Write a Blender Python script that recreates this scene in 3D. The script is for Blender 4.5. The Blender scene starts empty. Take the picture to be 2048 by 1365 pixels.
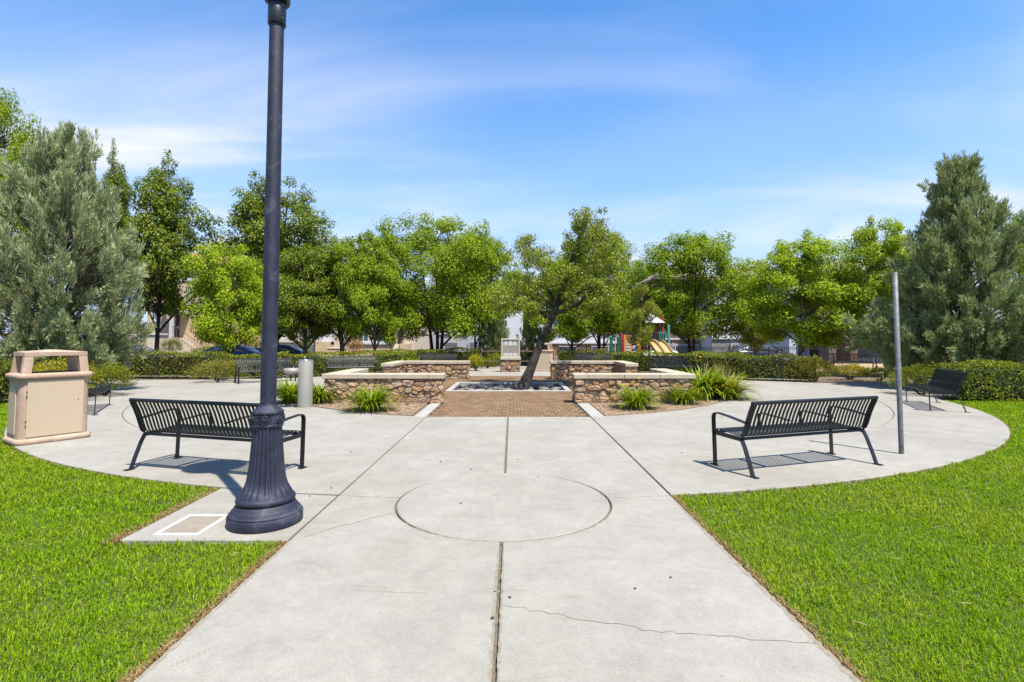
import bpy, bmesh, math, random
import numpy as np
from mathutils import Vector, Matrix

R = math.radians
scene = bpy.context.scene
col = scene.collection

# ------------------------------------------------------------------ camera
CAM_H = 1.5
FPX = 1037.0                       # focal length in pixels of the 2048 px wide photograph
PITCH = R(2.8)
HORIZON = 680.0
CYP = HORIZON - FPX * math.tan(PITCH)
cd = bpy.data.cameras.new('camera')
cam = bpy.data.objects.new('camera', cd)
col.objects.link(cam)
cam.location = (0, 0, CAM_H)
cam.rotation_euler = (R(90) + PITCH, 0, 0)
cd.sensor_width = 36
cd.lens = FPX / 2048 * 36
cd.shift_y = (CYP - 682.5) / 2048
cd.clip_start = 0.05
cd.clip_end = 3000
scene.camera = cam

# ------------------------------------------------------------------ sky, sun, exposure
SUN_EL = R(65)
SUN_AZ = math.atan2(0.62, -0.78)
sun_dir = Vector((math.sin(SUN_AZ) * math.cos(SUN_EL), math.cos(SUN_AZ) * math.cos(SUN_EL), math.sin(SUN_EL)))
sd = bpy.data.lights.new('sun', 'SUN')
sd.energy = 4.9
sd.angle = R(0.53)
sd.color = (1.0, 0.95, 0.85)
sun = bpy.data.objects.new('sun', sd)
col.objects.link(sun)
sun.location = (20, -25, 60)
sun.rotation_euler = (-sun_dir).to_track_quat('-Z', 'Y').to_euler()

world = bpy.data.worlds.new('World')
scene.world = world
world.use_nodes = True
wt = world.node_tree
for n in list(wt.nodes):
    wt.nodes.remove(n)
def wn(t, **k):
    n = wt.nodes.new(t)
    for a, b in k.items():
        setattr(n, a, b)
    return n
def wmath(op, a, b=None, c=None, clamp=False):
    n = wn('ShaderNodeMath', operation=op, use_clamp=clamp)
    for i, v in enumerate((a, b, c)):
        if v is None:
            continue
        if isinstance(v, (int, float)):
            n.inputs[i].default_value = v
        else:
            wt.links.new(v, n.inputs[i])
    return n.outputs[0]
def wsmooth(v, a, b):
    n = wn('ShaderNodeMapRange', interpolation_type='SMOOTHSTEP')
    n.inputs['From Min'].default_value = a
    n.inputs['From Max'].default_value = b
    wt.links.new(v, n.inputs['Value'])
    return n.outputs['Result']
def wcomb(x, y, z):
    n = wn('ShaderNodeCombineXYZ')
    for i, v in enumerate((x, y, z)):
        if isinstance(v, (int, float)):
            n.inputs[i].default_value = v
        else:
            wt.links.new(v, n.inputs[i])
    return n.outputs[0]
def wnoise(vec, scale, detail, rough, dist=0.0):
    n = wn('ShaderNodeTexNoise')
    wt.links.new(vec, n.inputs['Vector'])
    n.inputs['Scale'].default_value = scale
    n.inputs['Detail'].default_value = detail
    n.inputs['Roughness'].default_value = rough
    n.inputs['Distortion'].default_value = dist
    return n.outputs['Fac']
sky = wn('ShaderNodeTexSky', sky_type='NISHITA')
sky.sun_disc = False
sky.sun_elevation = SUN_EL
sky.sun_rotation = SUN_AZ
sky.altitude = 1300
sky.air_density = 0.95
sky.dust_density = 0.25
sky.ozone_density = 2.2
tc = wn('ShaderNodeTexCoord')
sep = wn('ShaderNodeSeparateXYZ')
wt.links.new(tc.outputs['Generated'], sep.inputs[0])
DX, DY, DZ = sep.outputs
zc = wmath('ADD', wmath('MAXIMUM', DZ, 0.0), 0.16)
plx, ply = wmath('DIVIDE', DX, zc), wmath('DIVIDE', DY, zc)
WSEED, VSEED, HSEED = 7.7, 9.9, 8.8
# thin veils of high ice cloud, drawn out along one wind direction
wv = wcomb(wmath('ADD', wmath('MULTIPLY', plx, 0.50), wmath('MULTIPLY', ply, 0.10)), wmath('ADD', wmath('MULTIPLY', ply, 1.5), wmath('MULTIPLY', plx, -0.12)), WSEED)
wisp = wsmooth(wnoise(wv, 0.95, 7, 0.52, 0.5), 0.42, 0.85)
veil = wsmooth(wnoise(wcomb(plx, wmath('MULTIPLY', ply, 1.3), VSEED), 0.42, 4, 0.45, 0.2), 0.36, 0.72)
cirrus = wmath('MULTIPLY', wmath('ADD', wmath('MULTIPLY', wmath('MULTIPLY', wisp, 0.80), wmath('ADD', veil, 0.40)), wmath('MULTIPLY', veil, 0.17)), wsmooth(DZ, -0.02, 0.10))
# small fair-weather heaps low over the horizon
az = wmath('ARCTAN2', DX, DY)
heap_n = wnoise(wcomb(wmath('MULTIPLY', az, 1.0), wmath('MULTIPLY', DZ, 2.6), HSEED), 4.2, 7, 0.55, 0.2)
heap_band = wmath('MULTIPLY', wsmooth(DZ, 0.00, 0.08), wmath('SUBTRACT', 1.0, wsmooth(DZ, 0.12, 0.24)))
heap = wmath('MULTIPLY', wsmooth(heap_n, 0.50, 0.61), heap_band)
cloud = wmath('MAXIMUM', cirrus, wmath('MULTIPLY', heap, 0.95), clamp=True)
haze_low = wmath('MULTIPLY', wmath('SUBTRACT', 1.0, wsmooth(DZ, -0.05, 0.52)), 0.95)
hs = wn('ShaderNodeHueSaturation')
hs.inputs['Saturation'].default_value = 1.26
hs.inputs['Value'].default_value = 1.06
wt.links.new(sky.outputs[0], hs.inputs['Color'])
mx = wn('ShaderNodeMix', data_type='RGBA')
wt.links.new(cloud, mx.inputs['Factor'])
hz = wn('ShaderNodeMix', data_type='RGBA')
wt.links.new(haze_low, hz.inputs['Factor'])
wt.links.new(hs.outputs[0], hz.inputs['A'])
hz.inputs['B'].default_value = (1.75, 2.30, 3.45, 1)
wt.links.new(hz.outputs['Result'], mx.inputs['A'])
CLOUD = 3.5
mx.inputs['B'].default_value = (CLOUD * 0.97, CLOUD * 0.985, CLOUD * 1.0, 1)
bg = wn('ShaderNodeBackground')
bg.inputs['Strength'].default_value = 0.15
wt.links.new(mx.outputs['Result'], bg.inputs['Color'])
wo = wn('ShaderNodeOutputWorld')
wt.links.new(bg.outputs[0], wo.inputs['Surface'])

vs = scene.view_settings
vs.view_transform = 'Standard'
vs.look = 'None'
vs.gamma = 1.0
vs.use_curve_mapping = False
vs.exposure = 0.98
scene.cycles.max_bounces = 6
scene.cycles.transparent_max_bounces = 6

# ------------------------------------------------------------------ photograph -> place
def ray(px, py):
    u = (CYP - py) / FPX
    x = (px - 1024) / FPX
    s, c = math.sin(PITCH), math.cos(PITCH)
    return x, c - s * u, s + c * u
def G(px, py, z=0.0):
    """point of the horizontal plane at height z seen at a pixel of the photograph"""
    x, y, v = ray(px, py)
    t = (z - CAM_H) / v
    return x * t, y * t
def XX(px, Y, py=680):
    x, y, v = ray(px, py)
    return x * Y / y
def ZZ(py, Y):
    x, y, v = ray(1024, py)
    return CAM_H + v * Y / y

# ------------------------------------------------------------------ materials
MATS = {}
def newmat(name):
    m = bpy.data.materials.new(name)
    m.use_nodes = True
    nt = m.node_tree
    for n in list(nt.nodes):
        nt.nodes.remove(n)
    out = nt.nodes.new('ShaderNodeOutputMaterial')
    MATS[name] = m
    return m, nt, out
ALB = 0.76                         # overall albedo level that goes with the sun and exposure above
def rgba(c):
    return (c[0] * ALB, c[1] * ALB, c[2] * ALB, 1.0)
def M(name, base, rough=0.7, var=0.15, scale=6.0, bump=0.0, bscale=60.0, metallic=0.0, spec=0.3, stain=None, stain_scale=1.2, stain_lo=0.5, stain_hi=0.75, world_co=False, detail=6):
    m, nt, out = newmat(name)
    L = nt.links
    b = nt.nodes.new('ShaderNodeBsdfPrincipled')
    b.inputs['Roughness'].default_value = rough
    b.inputs['Metallic'].default_value = metallic
    b.inputs['Specular IOR Level'].default_value = spec
    if world_co:
        g = nt.nodes.new('ShaderNodeNewGeometry'); co = g.outputs['Position']
    else:
        t = nt.nodes.new('ShaderNodeTexCoord'); co = t.outputs['Object']
    n = nt.nodes.new('ShaderNodeTexNoise')
    n.inputs['Scale'].default_value = scale
    n.inputs['Detail'].default_value = detail
    n.inputs['Roughness'].default_value = 0.6
    L.new(co, n.inputs['Vector'])
    r = nt.nodes.new('ShaderNodeValToRGB')
    r.color_ramp.elements[0].position = 0.3
    r.color_ramp.elements[1].position = 0.7
    r.color_ramp.elements[0].color = rgba([c * (1 - var) for c in base])
    r.color_ramp.elements[1].color = rgba([min(1, c * (1 + var)) for c in base])
    L.new(n.outputs['Fac'], r.inputs['Fac'])
    c_out = r.outputs['Color']
    if stain:
        n2 = nt.nodes.new('ShaderNodeTexNoise')
        n2.inputs['Scale'].default_value = stain_scale
        n2.inputs['Detail'].default_value = 8
        n2.inputs['Roughness'].default_value = 0.65
        n2.inputs['Distortion'].default_value = 0.6
        L.new(co, n2.inputs['Vector'])
        mr = nt.nodes.new('ShaderNodeMapRange')
        mr.inputs['From Min'].default_value = stain_lo
        mr.inputs['From Max'].default_value = stain_hi
        L.new(n2.outputs['Fac'], mr.inputs['Value'])
        mixn = nt.nodes.new('ShaderNodeMix'); mixn.data_type = 'RGBA'
        L.new(mr.outputs['Result'], mixn.inputs['Factor'])
        L.new(c_out, mixn.inputs['A'])
        mixn.inputs['B'].default_value = rgba(stain)
        c_out = mixn.outputs['Result']
    L.new(c_out, b.inputs['Base Color'])
    if bump:
        n3 = nt.nodes.new('ShaderNodeTexNoise')
        n3.inputs['Scale'].default_value = bscale
        n3.inputs['Detail'].default_value = 5
        L.new(co, n3.inputs['Vector'])
        bp = nt.nodes.new('ShaderNodeBump')
        bp.inputs['Strength'].default_value = bump
        bp.inputs['Distance'].default_value = 0.02
        L.new(n3.outputs['Fac'], bp.inputs['Height'])
        L.new(bp.outputs['Normal'], b.inputs['Normal'])
    L.new(b.outputs[0], out.inputs['Surface'])
    return m
def leafmat(name, cols, trans=0.35, rough=0.5, patch=None, patch_scale=0.6, spec=0.25, sat=1.0):
    """cols: [(position, colour)...] picked per leaf; patch: second colour set blended in by large noise"""
    m, nt, out = newmat(name)
    L = nt.links
    g = nt.nodes.new('ShaderNodeNewGeometry')
    def ramp(cs):
        r = nt.nodes.new('ShaderNodeValToRGB')
        r.color_ramp.interpolation = 'CONSTANT' if len(cs) > 5 else 'LINEAR'
        e = r.color_ramp.elements
        while len(e) < len(cs):
            e.new(0.5)
        for i, (p, c) in enumerate(cs):
            e[i].position = p
            e[i].color = rgba(c)
        L.new(g.outputs['Random Per Island'], r.inputs['Fac'])
        return r.outputs['Color']
    c = ramp(cols)
    if patch:
        c2 = ramp(patch)
        n = nt.nodes.new('ShaderNodeTexNoise')
        n.inputs['Scale'].default_value = patch_scale
        n.inputs['Detail'].default_value = 4
        L.new(g.outputs['Position'], n.inputs['Vector'])
        mr = nt.nodes.new('ShaderNodeMapRange')
        mr.inputs['From Min'].default_value = 0.42
        mr.inputs['From Max'].default_value = 0.66
        L.new(n.outputs['Fac'], mr.inputs['Value'])
        mixn = nt.nodes.new('ShaderNodeMix'); mixn.data_type = 'RGBA'
        L.new(mr.outputs['Result'], mixn.inputs['Factor'])
        L.new(c, mixn.inputs['A']); L.new(c2, mixn.inputs['B'])
        c = mixn.outputs['Result']
    b = nt.nodes.new('ShaderNodeBsdfPrincipled')
    b.inputs['Roughness'].default_value = rough
    b.inputs['Specular IOR Level'].default_value = spec
    L.new(c, b.inputs['Base Color'])
    t = nt.nodes.new('ShaderNodeBsdfTranslucent')
    L.new(c, t.inputs['Color'])
    mixs = nt.nodes.new('ShaderNodeMixShader')
    mixs.inputs['Fac'].default_value = trans
    L.new(b.outputs[0], mixs.inputs[1]); L.new(t.outputs[0], mixs.inputs[2])
    L.new(mixs.outputs[0], out.inputs['Surface'])
    return m
def islandmat(name, cols, rough=0.8, bump=0.3, bscale=30, scale=14, var=0.25, spec=0.2):
    """one colour per separate object, with grain"""
    m, nt, out = newmat(name)
    L = nt.links
    oi = nt.nodes.new('ShaderNodeObjectInfo')
    g = nt.nodes.new('ShaderNodeNewGeometry')
    ad = nt.nodes.new('ShaderNodeMath'); ad.operation = 'ADD'
    L.new(oi.outputs['Random'], ad.inputs[0]); L.new(g.outputs['Random Per Island'], ad.inputs[1])
    fr = nt.nodes.new('ShaderNodeMath'); fr.operation = 'FRACT'
    L.new(ad.outputs[0], fr.inputs[0])
    r = nt.nodes.new('ShaderNodeValToRGB')
    e = r.color_ramp.elements
    while len(e) < len(cols):
        e.new(0.5)
    for i, c in enumerate(cols):
        e[i].position = i / (len(cols) - 1)
        e[i].color = rgba(c)
    L.new(fr.outputs[0], r.inputs['Fac'])
    n = nt.nodes.new('ShaderNodeTexNoise')
    n.inputs['Scale'].default_value = scale
    n.inputs['Detail'].default_value = 7
    n.inputs['Roughness'].default_value = 0.65
    L.new(g.outputs['Position'], n.inputs['Vector'])
    mr = nt.nodes.new('ShaderNodeMapRange')
    mr.inputs['From Min'].default_value = 0.3; mr.inputs['From Max'].default_value = 0.7
    mr.inputs['To Min'].default_value = 1 - var; mr.inputs['To Max'].default_value = 1 + var
    L.new(n.outputs['Fac'], mr.inputs['Value'])
    mul = nt.nodes.new('ShaderNodeMix'); mul.data_type = 'RGBA'; mul.blend_type = 'MULTIPLY'
    mul.inputs['Factor'].default_value = 1
    L.new(r.outputs['Color'], mul.inputs['A']); L.new(mr.outputs['Result'], mul.inputs['B'])
    b = nt.nodes.new('ShaderNodeBsdfPrincipled')
    b.inputs['Roughness'].default_value = rough
    b.inputs['Specular IOR Level'].default_value = spec
    L.new(mul.outputs['Result'], b.inputs['Base Color'])
    if bump:
        n3 = nt.nodes.new('ShaderNodeTexNoise')
        n3.inputs['Scale'].default_value = bscale; n3.inputs['Detail'].default_value = 5
        L.new(g.outputs['Position'], n3.inputs['Vector'])
        bp = nt.nodes.new('ShaderNodeBump')
        bp.inputs['Strength'].default_value = bump; bp.inputs['Distance'].default_value = 0.03
        L.new(n3.outputs['Fac'], bp.inputs['Height'])
        L.new(bp.outputs['Normal'], b.inputs['Normal'])
    L.new(b.outputs[0], out.inputs['Surface'])
    return m

def concrete_mat(name, base, tint):
    """broom-finished concrete: broad blotches, faint warm stains, dark specks, fine grain"""
    m, nt, out = newmat(name)
    L = nt.links
    g = nt.nodes.new('ShaderNodeNewGeometry')
    co = g.outputs['Position']
    def noise(s, d, r, dist=0.0, vec=None):
        n = nt.nodes.new('ShaderNodeTexNoise')
        n.inputs['Scale'].default_value = s; n.inputs['Detail'].default_value = d
        n.inputs['Roughness'].default_value = r; n.inputs['Distortion'].default_value = dist
        L.new(vec or co, n.inputs['Vector'])
        return n.outputs['Fac']
    def mrange(v, a, b, c, d):
        n = nt.nodes.new('ShaderNodeMapRange')
        for k, x in (('From Min', a), ('From Max', b), ('To Min', c), ('To Max', d)):
            n.inputs[k].default_value = x
        L.new(v, n.inputs['Value'])
        return n.outputs['Result']
    def mixc(f, a, b, mode='MIX'):
        n = nt.nodes.new('ShaderNodeMix'); n.data_type = 'RGBA'; n.blend_type = mode
        if isinstance(f, float): n.inputs['Factor'].default_value = f
        else: L.new(f, n.inputs['Factor'])
        for k, v in (('A', a), ('B', b)):
            if isinstance(v, tuple): n.inputs[k].default_value = v
            else: L.new(v, n.inputs[k])
        return n.outputs['Result']
    c = mixc(mrange(noise(0.55, 5, 0.6, 0.5), 0.38, 0.72, 0, 0.8), rgba(base), rgba(tint))
    c = mixc(1.0, c, mrange(noise(2.6, 8, 0.7, 0.4), 0.3, 0.7, 0.86, 1.10), 'MULTIPLY')
    c = mixc(1.0, c, mrange(noise(13, 6, 0.75, 0.3), 0.3, 0.7, 0.91, 1.07), 'MULTIPLY')
    c = mixc(1.0, c, mrange(noise(70, 5, 0.75), 0.25, 0.75, 0.80, 1.16), 'MULTIPLY')
    mp = nt.nodes.new('ShaderNodeMapping')
    mp.inputs['Scale'].default_value = (1.0, 5.0, 1.0)
    L.new(co, mp.inputs['Vector'])
    c = mixc(mrange(noise(1.4, 6, 0.7, 0.2, mp.outputs[0]), 0.58, 0.80, 0, 0.75), c, rgba((base[0] * 0.70, base[1] * 0.66, base[2] * 0.58)))
    vo = nt.nodes.new('ShaderNodeTexVoronoi'); vo.inputs['Scale'].default_value = 7.0
    L.new(co, vo.inputs['Vector'])
    c = mixc(mrange(vo.outputs['Distance'], 0.035, 0.06, 0.55, 0.0), c, (0.13, 0.12, 0.11, 1))
    b = nt.nodes.new('ShaderNodeBsdfPrincipled')
    b.inputs['Roughness'].default_value = 0.85
    b.inputs['Specular IOR Level'].default_value = 0.2
    L.new(c, b.inputs['Base Color'])
    bp = nt.nodes.new('ShaderNodeBump')
    bp.inputs['Strength'].default_value = 0.25; bp.inputs['Distance'].default_value = 0.004
    L.new(noise(140, 4, 0.7), bp.inputs['Height'])
    L.new(bp.outputs['Normal'], b.inputs['Normal'])
    L.new(b.outputs[0], out.inputs['Surface'])
    return m

concrete_mat('concrete', (0.365, 0.343, 0.299), (0.299, 0.274, 0.229))
concrete_mat('concrete_light', (0.442, 0.416, 0.365), (0.383, 0.358, 0.322))
M('joint', (0.17, 0.14, 0.10), 0.95, 0.45, 60, world_co=True)
M('crack', (0.16, 0.13, 0.10), 0.95, 0.3, 30, world_co=True)
M('soil', (0.34, 0.235, 0.15), 0.95, 0.3, 18, 0.8, 50, stain=(0.20, 0.14, 0.09), stain_scale=6, world_co=True)
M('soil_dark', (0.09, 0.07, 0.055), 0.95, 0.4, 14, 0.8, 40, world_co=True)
M('lawn_soil', (0.075, 0.105, 0.016), 0.95, 0.3, 25, world_co=True)
M('far_ground', (0.155, 0.115, 0.075), 0.95, 0.3, 0.6, world_co=True)
M('asphalt', (0.055, 0.055, 0.058), 0.9, 0.2, 3, 0.3, 120, world_co=True)
M('playground_chips', (0.44, 0.29, 0.17), 0.95, 0.25, 20, 0.5, 40, world_co=True)
islandmat('paver', [(0.196, 0.118, 0.061), (0.230, 0.145, 0.080), (0.170, 0.105, 0.057), (0.253, 0.165, 0.094), (0.205, 0.127, 0.070)], 0.85, 0.3, 60, 30, 0.18)
M('paver_sand', (0.065, 0.048, 0.032), 0.95, 0.2, 40, world_co=True)
islandmat('stone', [(0.426, 0.244, 0.128), (0.270, 0.172, 0.104), (0.511, 0.363, 0.244), (0.469, 0.244, 0.091), (0.334, 0.238, 0.171), (0.568, 0.409, 0.268), (0.234, 0.152, 0.098), (0.440, 0.284, 0.177)], 0.85, 0.9, 22, 11, 0.5)
M('mortar', (0.20, 0.14, 0.09), 0.95, 0.25, 30, 0.4, 60, world_co=True)
M('coping', (0.52, 0.44, 0.325), 0.85, 0.08, 5, 0.15, 90, stain=(0.42, 0.345, 0.25), stain_scale=2.2, world_co=True)
M('bench_paint', (0.013, 0.0135, 0.017), 0.42, 0.2, 20, spec=0.4)
M('lamp_paint', (0.022, 0.024, 0.046), 0.55, 0.3, 7, 0.3, 160, spec=0.4, stain=(0.10, 0.105, 0.14), stain_scale=6, stain_lo=0.54, stain_hi=0.74)
M('lamp_dark', (0.018, 0.018, 0.024), 0.4, 0.2, 9, spec=0.5)
M('lamp_glass', (0.75, 0.73, 0.68), 0.25, 0.03, 4)
M('galvanised', (0.17, 0.17, 0.175), 0.6, 0.35, 14, 0.15, 60, metallic=0.25, spec=0.4, stain=(0.24, 0.24, 0.24), stain_scale=6)
M('bin_stone', (0.518, 0.356, 0.255), 0.9, 0.08, 30, 0.5, 140, stain=(0.713, 0.541, 0.429), stain_scale=2.5)
M('bin_panel', (0.592, 0.460, 0.313), 0.8, 0.05, 40, 0.3, 160, stain=(0.632, 0.480, 0.335), stain_scale=1.4, stain_lo=0.58, stain_hi=0.85)
M('bin_dark', (0.035, 0.033, 0.03), 0.7)
M('kiosk_precast', (0.52, 0.46, 0.36), 0.85, 0.06, 10)
M('kiosk_board', (0.40, 0.37, 0.31), 0.7, 0.1, 14)
M('paper', (0.600, 0.600, 0.600), 0.8, 0.02, 5)
M('bark_dark', (0.055, 0.042, 0.034), 0.95, 0.45, 9, 1.0, 25)
M('twig_brown', (0.15, 0.105, 0.07), 0.95, 0.3, 12)
M('bark_grey', (0.17, 0.14, 0.115), 0.95, 0.45, 9, 1.0, 25, stain=(0.07, 0.055, 0.045), stain_scale=6)
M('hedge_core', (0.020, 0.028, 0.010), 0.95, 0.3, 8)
M('white_frame', (0.600, 0.600, 0.600), 0.7, 0.04, 12)
M('box_cover', (0.30, 0.255, 0.20), 0.85, 0.15, 10, 0.4, 60, stain=(0.28, 0.22, 0.16), stain_scale=4)
M('stucco_tan', (0.60, 0.44, 0.27), 0.9, 0.05, 1.0, world_co=True)
M('stucco_peach', (0.58, 0.34, 0.21), 0.9, 0.05, 1.0, world_co=True)
M('stucco_cream', (0.66, 0.56, 0.42), 0.9, 0.05, 1.0, world_co=True)
M('stucco_white', (0.66, 0.66, 0.70), 0.9, 0.04, 1.0, world_co=True)
M('stucco_white_shaded', (0.42, 0.42, 0.46), 0.9, 0.05, 1.0, world_co=True)  # white stucco with shade put into its blue-grey colour
M('stucco_brown', (0.16, 0.115, 0.085), 0.9, 0.06, 1.0, world_co=True)
M('stucco_beige', (0.47, 0.40, 0.35), 0.9, 0.05, 1.0, world_co=True)
M('brick_veneer', (0.30, 0.18, 0.11), 0.9, 0.35, 6, 0.6, 12, stain=(0.42, 0.32, 0.24), stain_scale=3.5, world_co=True)
M('stone_veneer', (0.26, 0.15, 0.11), 0.9, 0.4, 5, 0.6, 9, stain=(0.42, 0.33, 0.25), stain_scale=2.2, world_co=True)
M('stone_veneer_grey', (0.24, 0.23, 0.22), 0.9, 0.3, 5, 0.6, 9, world_co=True)
M('roof_red', (0.46, 0.19, 0.12), 0.9, 0.2, 3, 0.5, 6, world_co=True)
M('roof_brown', (0.30, 0.23, 0.19), 0.9, 0.2, 3, 0.5, 6, world_co=True)
M('trim_white', (0.58, 0.58, 0.58), 0.7, 0.03, 4)
M('glass_dark', (0.055, 0.07, 0.09), 0.08, 0.2, 2, spec=0.8)
M('door_dark', (0.05, 0.03, 0.025), 0.5, 0.1, 5)
M('garage_grey', (0.15, 0.155, 0.17), 0.7, 0.04, 4)
M('iron', (0.022, 0.020, 0.020), 0.5, 0.2, 20, spec=0.4)
M('rail_brown', (0.13, 0.085, 0.06), 0.6, 0.15, 12)
M('play_green', (0.02, 0.13, 0.085), 0.4, 0.1, 8)
M('play_teal', (0.05, 0.27, 0.22), 0.4, 0.1, 8)
M('pole_green', (0.01, 0.20, 0.13), 0.4, 0.1, 8)
M('play_red', (0.28, 0.025, 0.02), 0.45, 0.15, 8)
M('play_orange', (0.68, 0.27, 0.07), 0.5, 0.08, 8)
M('play_tan', (0.518, 0.353, 0.166), 0.45, 0.08, 8)
M('play_brown', (0.12, 0.05, 0.04), 0.6, 0.15, 8)
M('canopy_white', (0.504, 0.533, 0.533), 0.6, 0.04, 4)
M('car_glass', (0.10, 0.12, 0.14), 0.06, 0.05, 3, spec=0.9)
M('tyre', (0.02, 0.02, 0.02), 0.9)
M('rim', (0.45, 0.45, 0.46), 0.3, 0.05, 5, metallic=0.8)
M('car_navy', (0.035, 0.05, 0.13), 0.2, 0.05, 3, spec=0.7)
M('car_blue', (0.03, 0.085, 0.34), 0.2, 0.05, 3, spec=0.7)
M('car_black', (0.015, 0.016, 0.02), 0.2, 0.05, 3, spec=0.7)
M('car_white', (0.78, 0.78, 0.80), 0.2, 0.03, 3, spec=0.7)
M('lamp_lens', (0.7, 0.7, 0.7), 0.15, 0.03, 3)
M('tail_lens', (0.4, 0.01, 0.01), 0.2, 0.03, 3)
M('sign_green', (0.02, 0.12, 0.08), 0.5, 0.05, 5)
M('fountain_steel', (0.37, 0.345, 0.295), 0.5, 0.10, 12, 0.08, 50, metallic=0.25, spec=0.5, stain=(0.40, 0.33, 0.245), stain_scale=3.0)
M('chrome', (0.65, 0.65, 0.66), 0.2, 0.05, 6, metallic=0.9)
islandmat('rock', [(0.190, 0.170, 0.150), (0.286, 0.258, 0.224), (0.136, 0.122, 0.109), (0.245, 0.204, 0.163)], 0.9, 0.5, 20, 10, 0.3)
M('dead_leaf', (0.14, 0.085, 0.04), 0.9, 0.3, 30)
M('flower_yellow', (0.85, 0.60, 0.04), 0.6, 0.15, 20)
M('straw', (0.52, 0.42, 0.22), 0.9, 0.2, 20)

M('scuff', (0.294, 0.270, 0.210), 0.9, 0.12, 20, world_co=True)
M('joint_dirt', (0.273, 0.242, 0.180), 0.95, 0.25, 25, world_co=True)
islandmat('mulch', [(0.20, 0.12, 0.07), (0.30, 0.20, 0.12), (0.13, 0.08, 0.05), (0.40, 0.30, 0.20), (0.24, 0.20, 0.16)], 0.95, 0.0)
leafmat('leaf_maple', [(0, (0.208, 0.312, 0.008)), (0.35, (0.328, 0.461, 0.012)), (0.7, (0.449, 0.585, 0.014)), (1, (0.630, 0.698, 0.025))], 0.45)
leafmat('leaf_pear', [(0, (0.086, 0.144, 0.007)), (0.3, (0.162, 0.243, 0.008)), (0.72, (0.273, 0.358, 0.011)), (0.955, (0.371, 0.434, 0.014)), (0.995, (0.369, 0.166, 0.030))], 0.45, 0.42, spec=0.4)
leafmat('leaf_elm', [(0, (0.157, 0.235, 0.007)), (0.4, (0.255, 0.368, 0.008)), (0.8, (0.376, 0.500, 0.011)), (1, (0.510, 0.603, 0.018))], 0.45)
leafmat('leaf_turning', [(0, (0.144, 0.194, 0.012)), (0.4, (0.252, 0.319, 0.020)), (0.8, (0.384, 0.433, 0.030)), (0.94, (0.480, 0.376, 0.050)), (1, (0.432, 0.182, 0.060))], 0.45)
leafmat('leaf_centre', [(0, (0.125, 0.172, 0.008)), (0.4, (0.214, 0.284, 0.012)), (0.8, (0.350, 0.415, 0.018)), (1, (0.526, 0.487, 0.034))], 0.28, 0.42, spec=0.4)
leafmat('leaf_conifer', [(0, (0.234, 0.283, 0.121)), (0.35, (0.391, 0.454, 0.208)), (0.7, (0.547, 0.610, 0.306)), (0.93, (0.734, 0.780, 0.427)), (1, (0.469, 0.283, 0.142))], 0.28, 0.6)
leafmat('leaf_conifer_dark', [(0, (0.164, 0.218, 0.080)), (0.35, (0.310, 0.383, 0.141)), (0.7, (0.458, 0.527, 0.215)), (0.93, (0.621, 0.675, 0.294)), (1, (0.458, 0.264, 0.114))], 0.28, 0.6)
leafmat('leaf_hedge', [(0, (0.080, 0.111, 0.005)), (0.4, (0.151, 0.201, 0.008)), (0.75, (0.240, 0.283, 0.010)), (1, (0.355, 0.359, 0.018))], 0.25, 0.45, patch=[(0, (0.107, 0.083, 0.010)), (0.5, (0.195, 0.180, 0.017)), (1, (0.337, 0.290, 0.027))], patch_scale=1.3, spec=0.35)
leafmat('leaf_box', [(0, (0.106, 0.143, 0.005)), (0.4, (0.211, 0.270, 0.009)), (0.75, (0.337, 0.397, 0.013)), (1, (0.464, 0.494, 0.021))], 0.28, 0.5, patch=[(0, (0.095, 0.111, 0.007)), (1, (0.253, 0.254, 0.019))], patch_scale=1.6)
leafmat('leaf_yellow', [(0, (0.333, 0.280, 0.012)), (0.5, (0.599, 0.477, 0.015)), (1, (0.620, 0.620, 0.023))], 0.45, 0.5, patch=[(0, (0.133, 0.148, 0.009)), (1, (0.333, 0.312, 0.019))], patch_scale=1.1)
leafmat('leaf_rosemary', [(0, (0.155, 0.165, 0.023)), (0.5, (0.289, 0.272, 0.038)), (1, (0.444, 0.395, 0.060))], 0.22, 0.6)
leafmat('leaf_topiary', [(0, (0.100, 0.123, 0.015)), (0.5, (0.178, 0.197, 0.026)), (1, (0.289, 0.280, 0.045))], 0.2, 0.6)
leafmat('leaf_red', [(0, (0.222, 0.165, 0.015)), (0.5, (0.355, 0.248, 0.023)), (1, (0.620, 0.115, 0.031))], 0.25)
leafmat('leaf_lily', [(0, (0.140, 0.210, 0.005)), (0.4, (0.231, 0.341, 0.006)), (0.8, (0.348, 0.460, 0.011)), (0.95, (0.477, 0.499, 0.022)), (1, (0.620, 0.499, 0.078))], 0.45, 0.4, spec=0.4)
leafmat('leaf_lily_old', [(0, (0.147, 0.224, 0.005)), (0.4, (0.249, 0.341, 0.006)), (0.7, (0.381, 0.434, 0.011)), (0.86, (0.620, 0.551, 0.034)), (1, (0.620, 0.380, 0.056))], 0.45, 0.4, spec=0.4)
leafmat('grass', [(0, (0.138, 0.252, 0.003)), (0.3, (0.209, 0.366, 0.004)), (0.7, (0.292, 0.479, 0.005)), (0.975, (0.385, 0.556, 0.010)), (1, (0.638, 0.556, 0.144))], 0.42, 0.5, patch=[(0, (0.187, 0.278, 0.005)), (0.5, (0.341, 0.474, 0.008)), (0.92, (0.451, 0.556, 0.024)), (1, (0.682, 0.577, 0.176))], patch_scale=0.9, spec=0.10)
M('well_concrete_shaded', (0.12, 0.115, 0.11), 0.9, 0.3, 6, 0.3, 60, stain=(0.05, 0.05, 0.05), stain_scale=2.5, world_co=True)  # concrete darkened: the tree crown's shade is put into the colour
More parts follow.
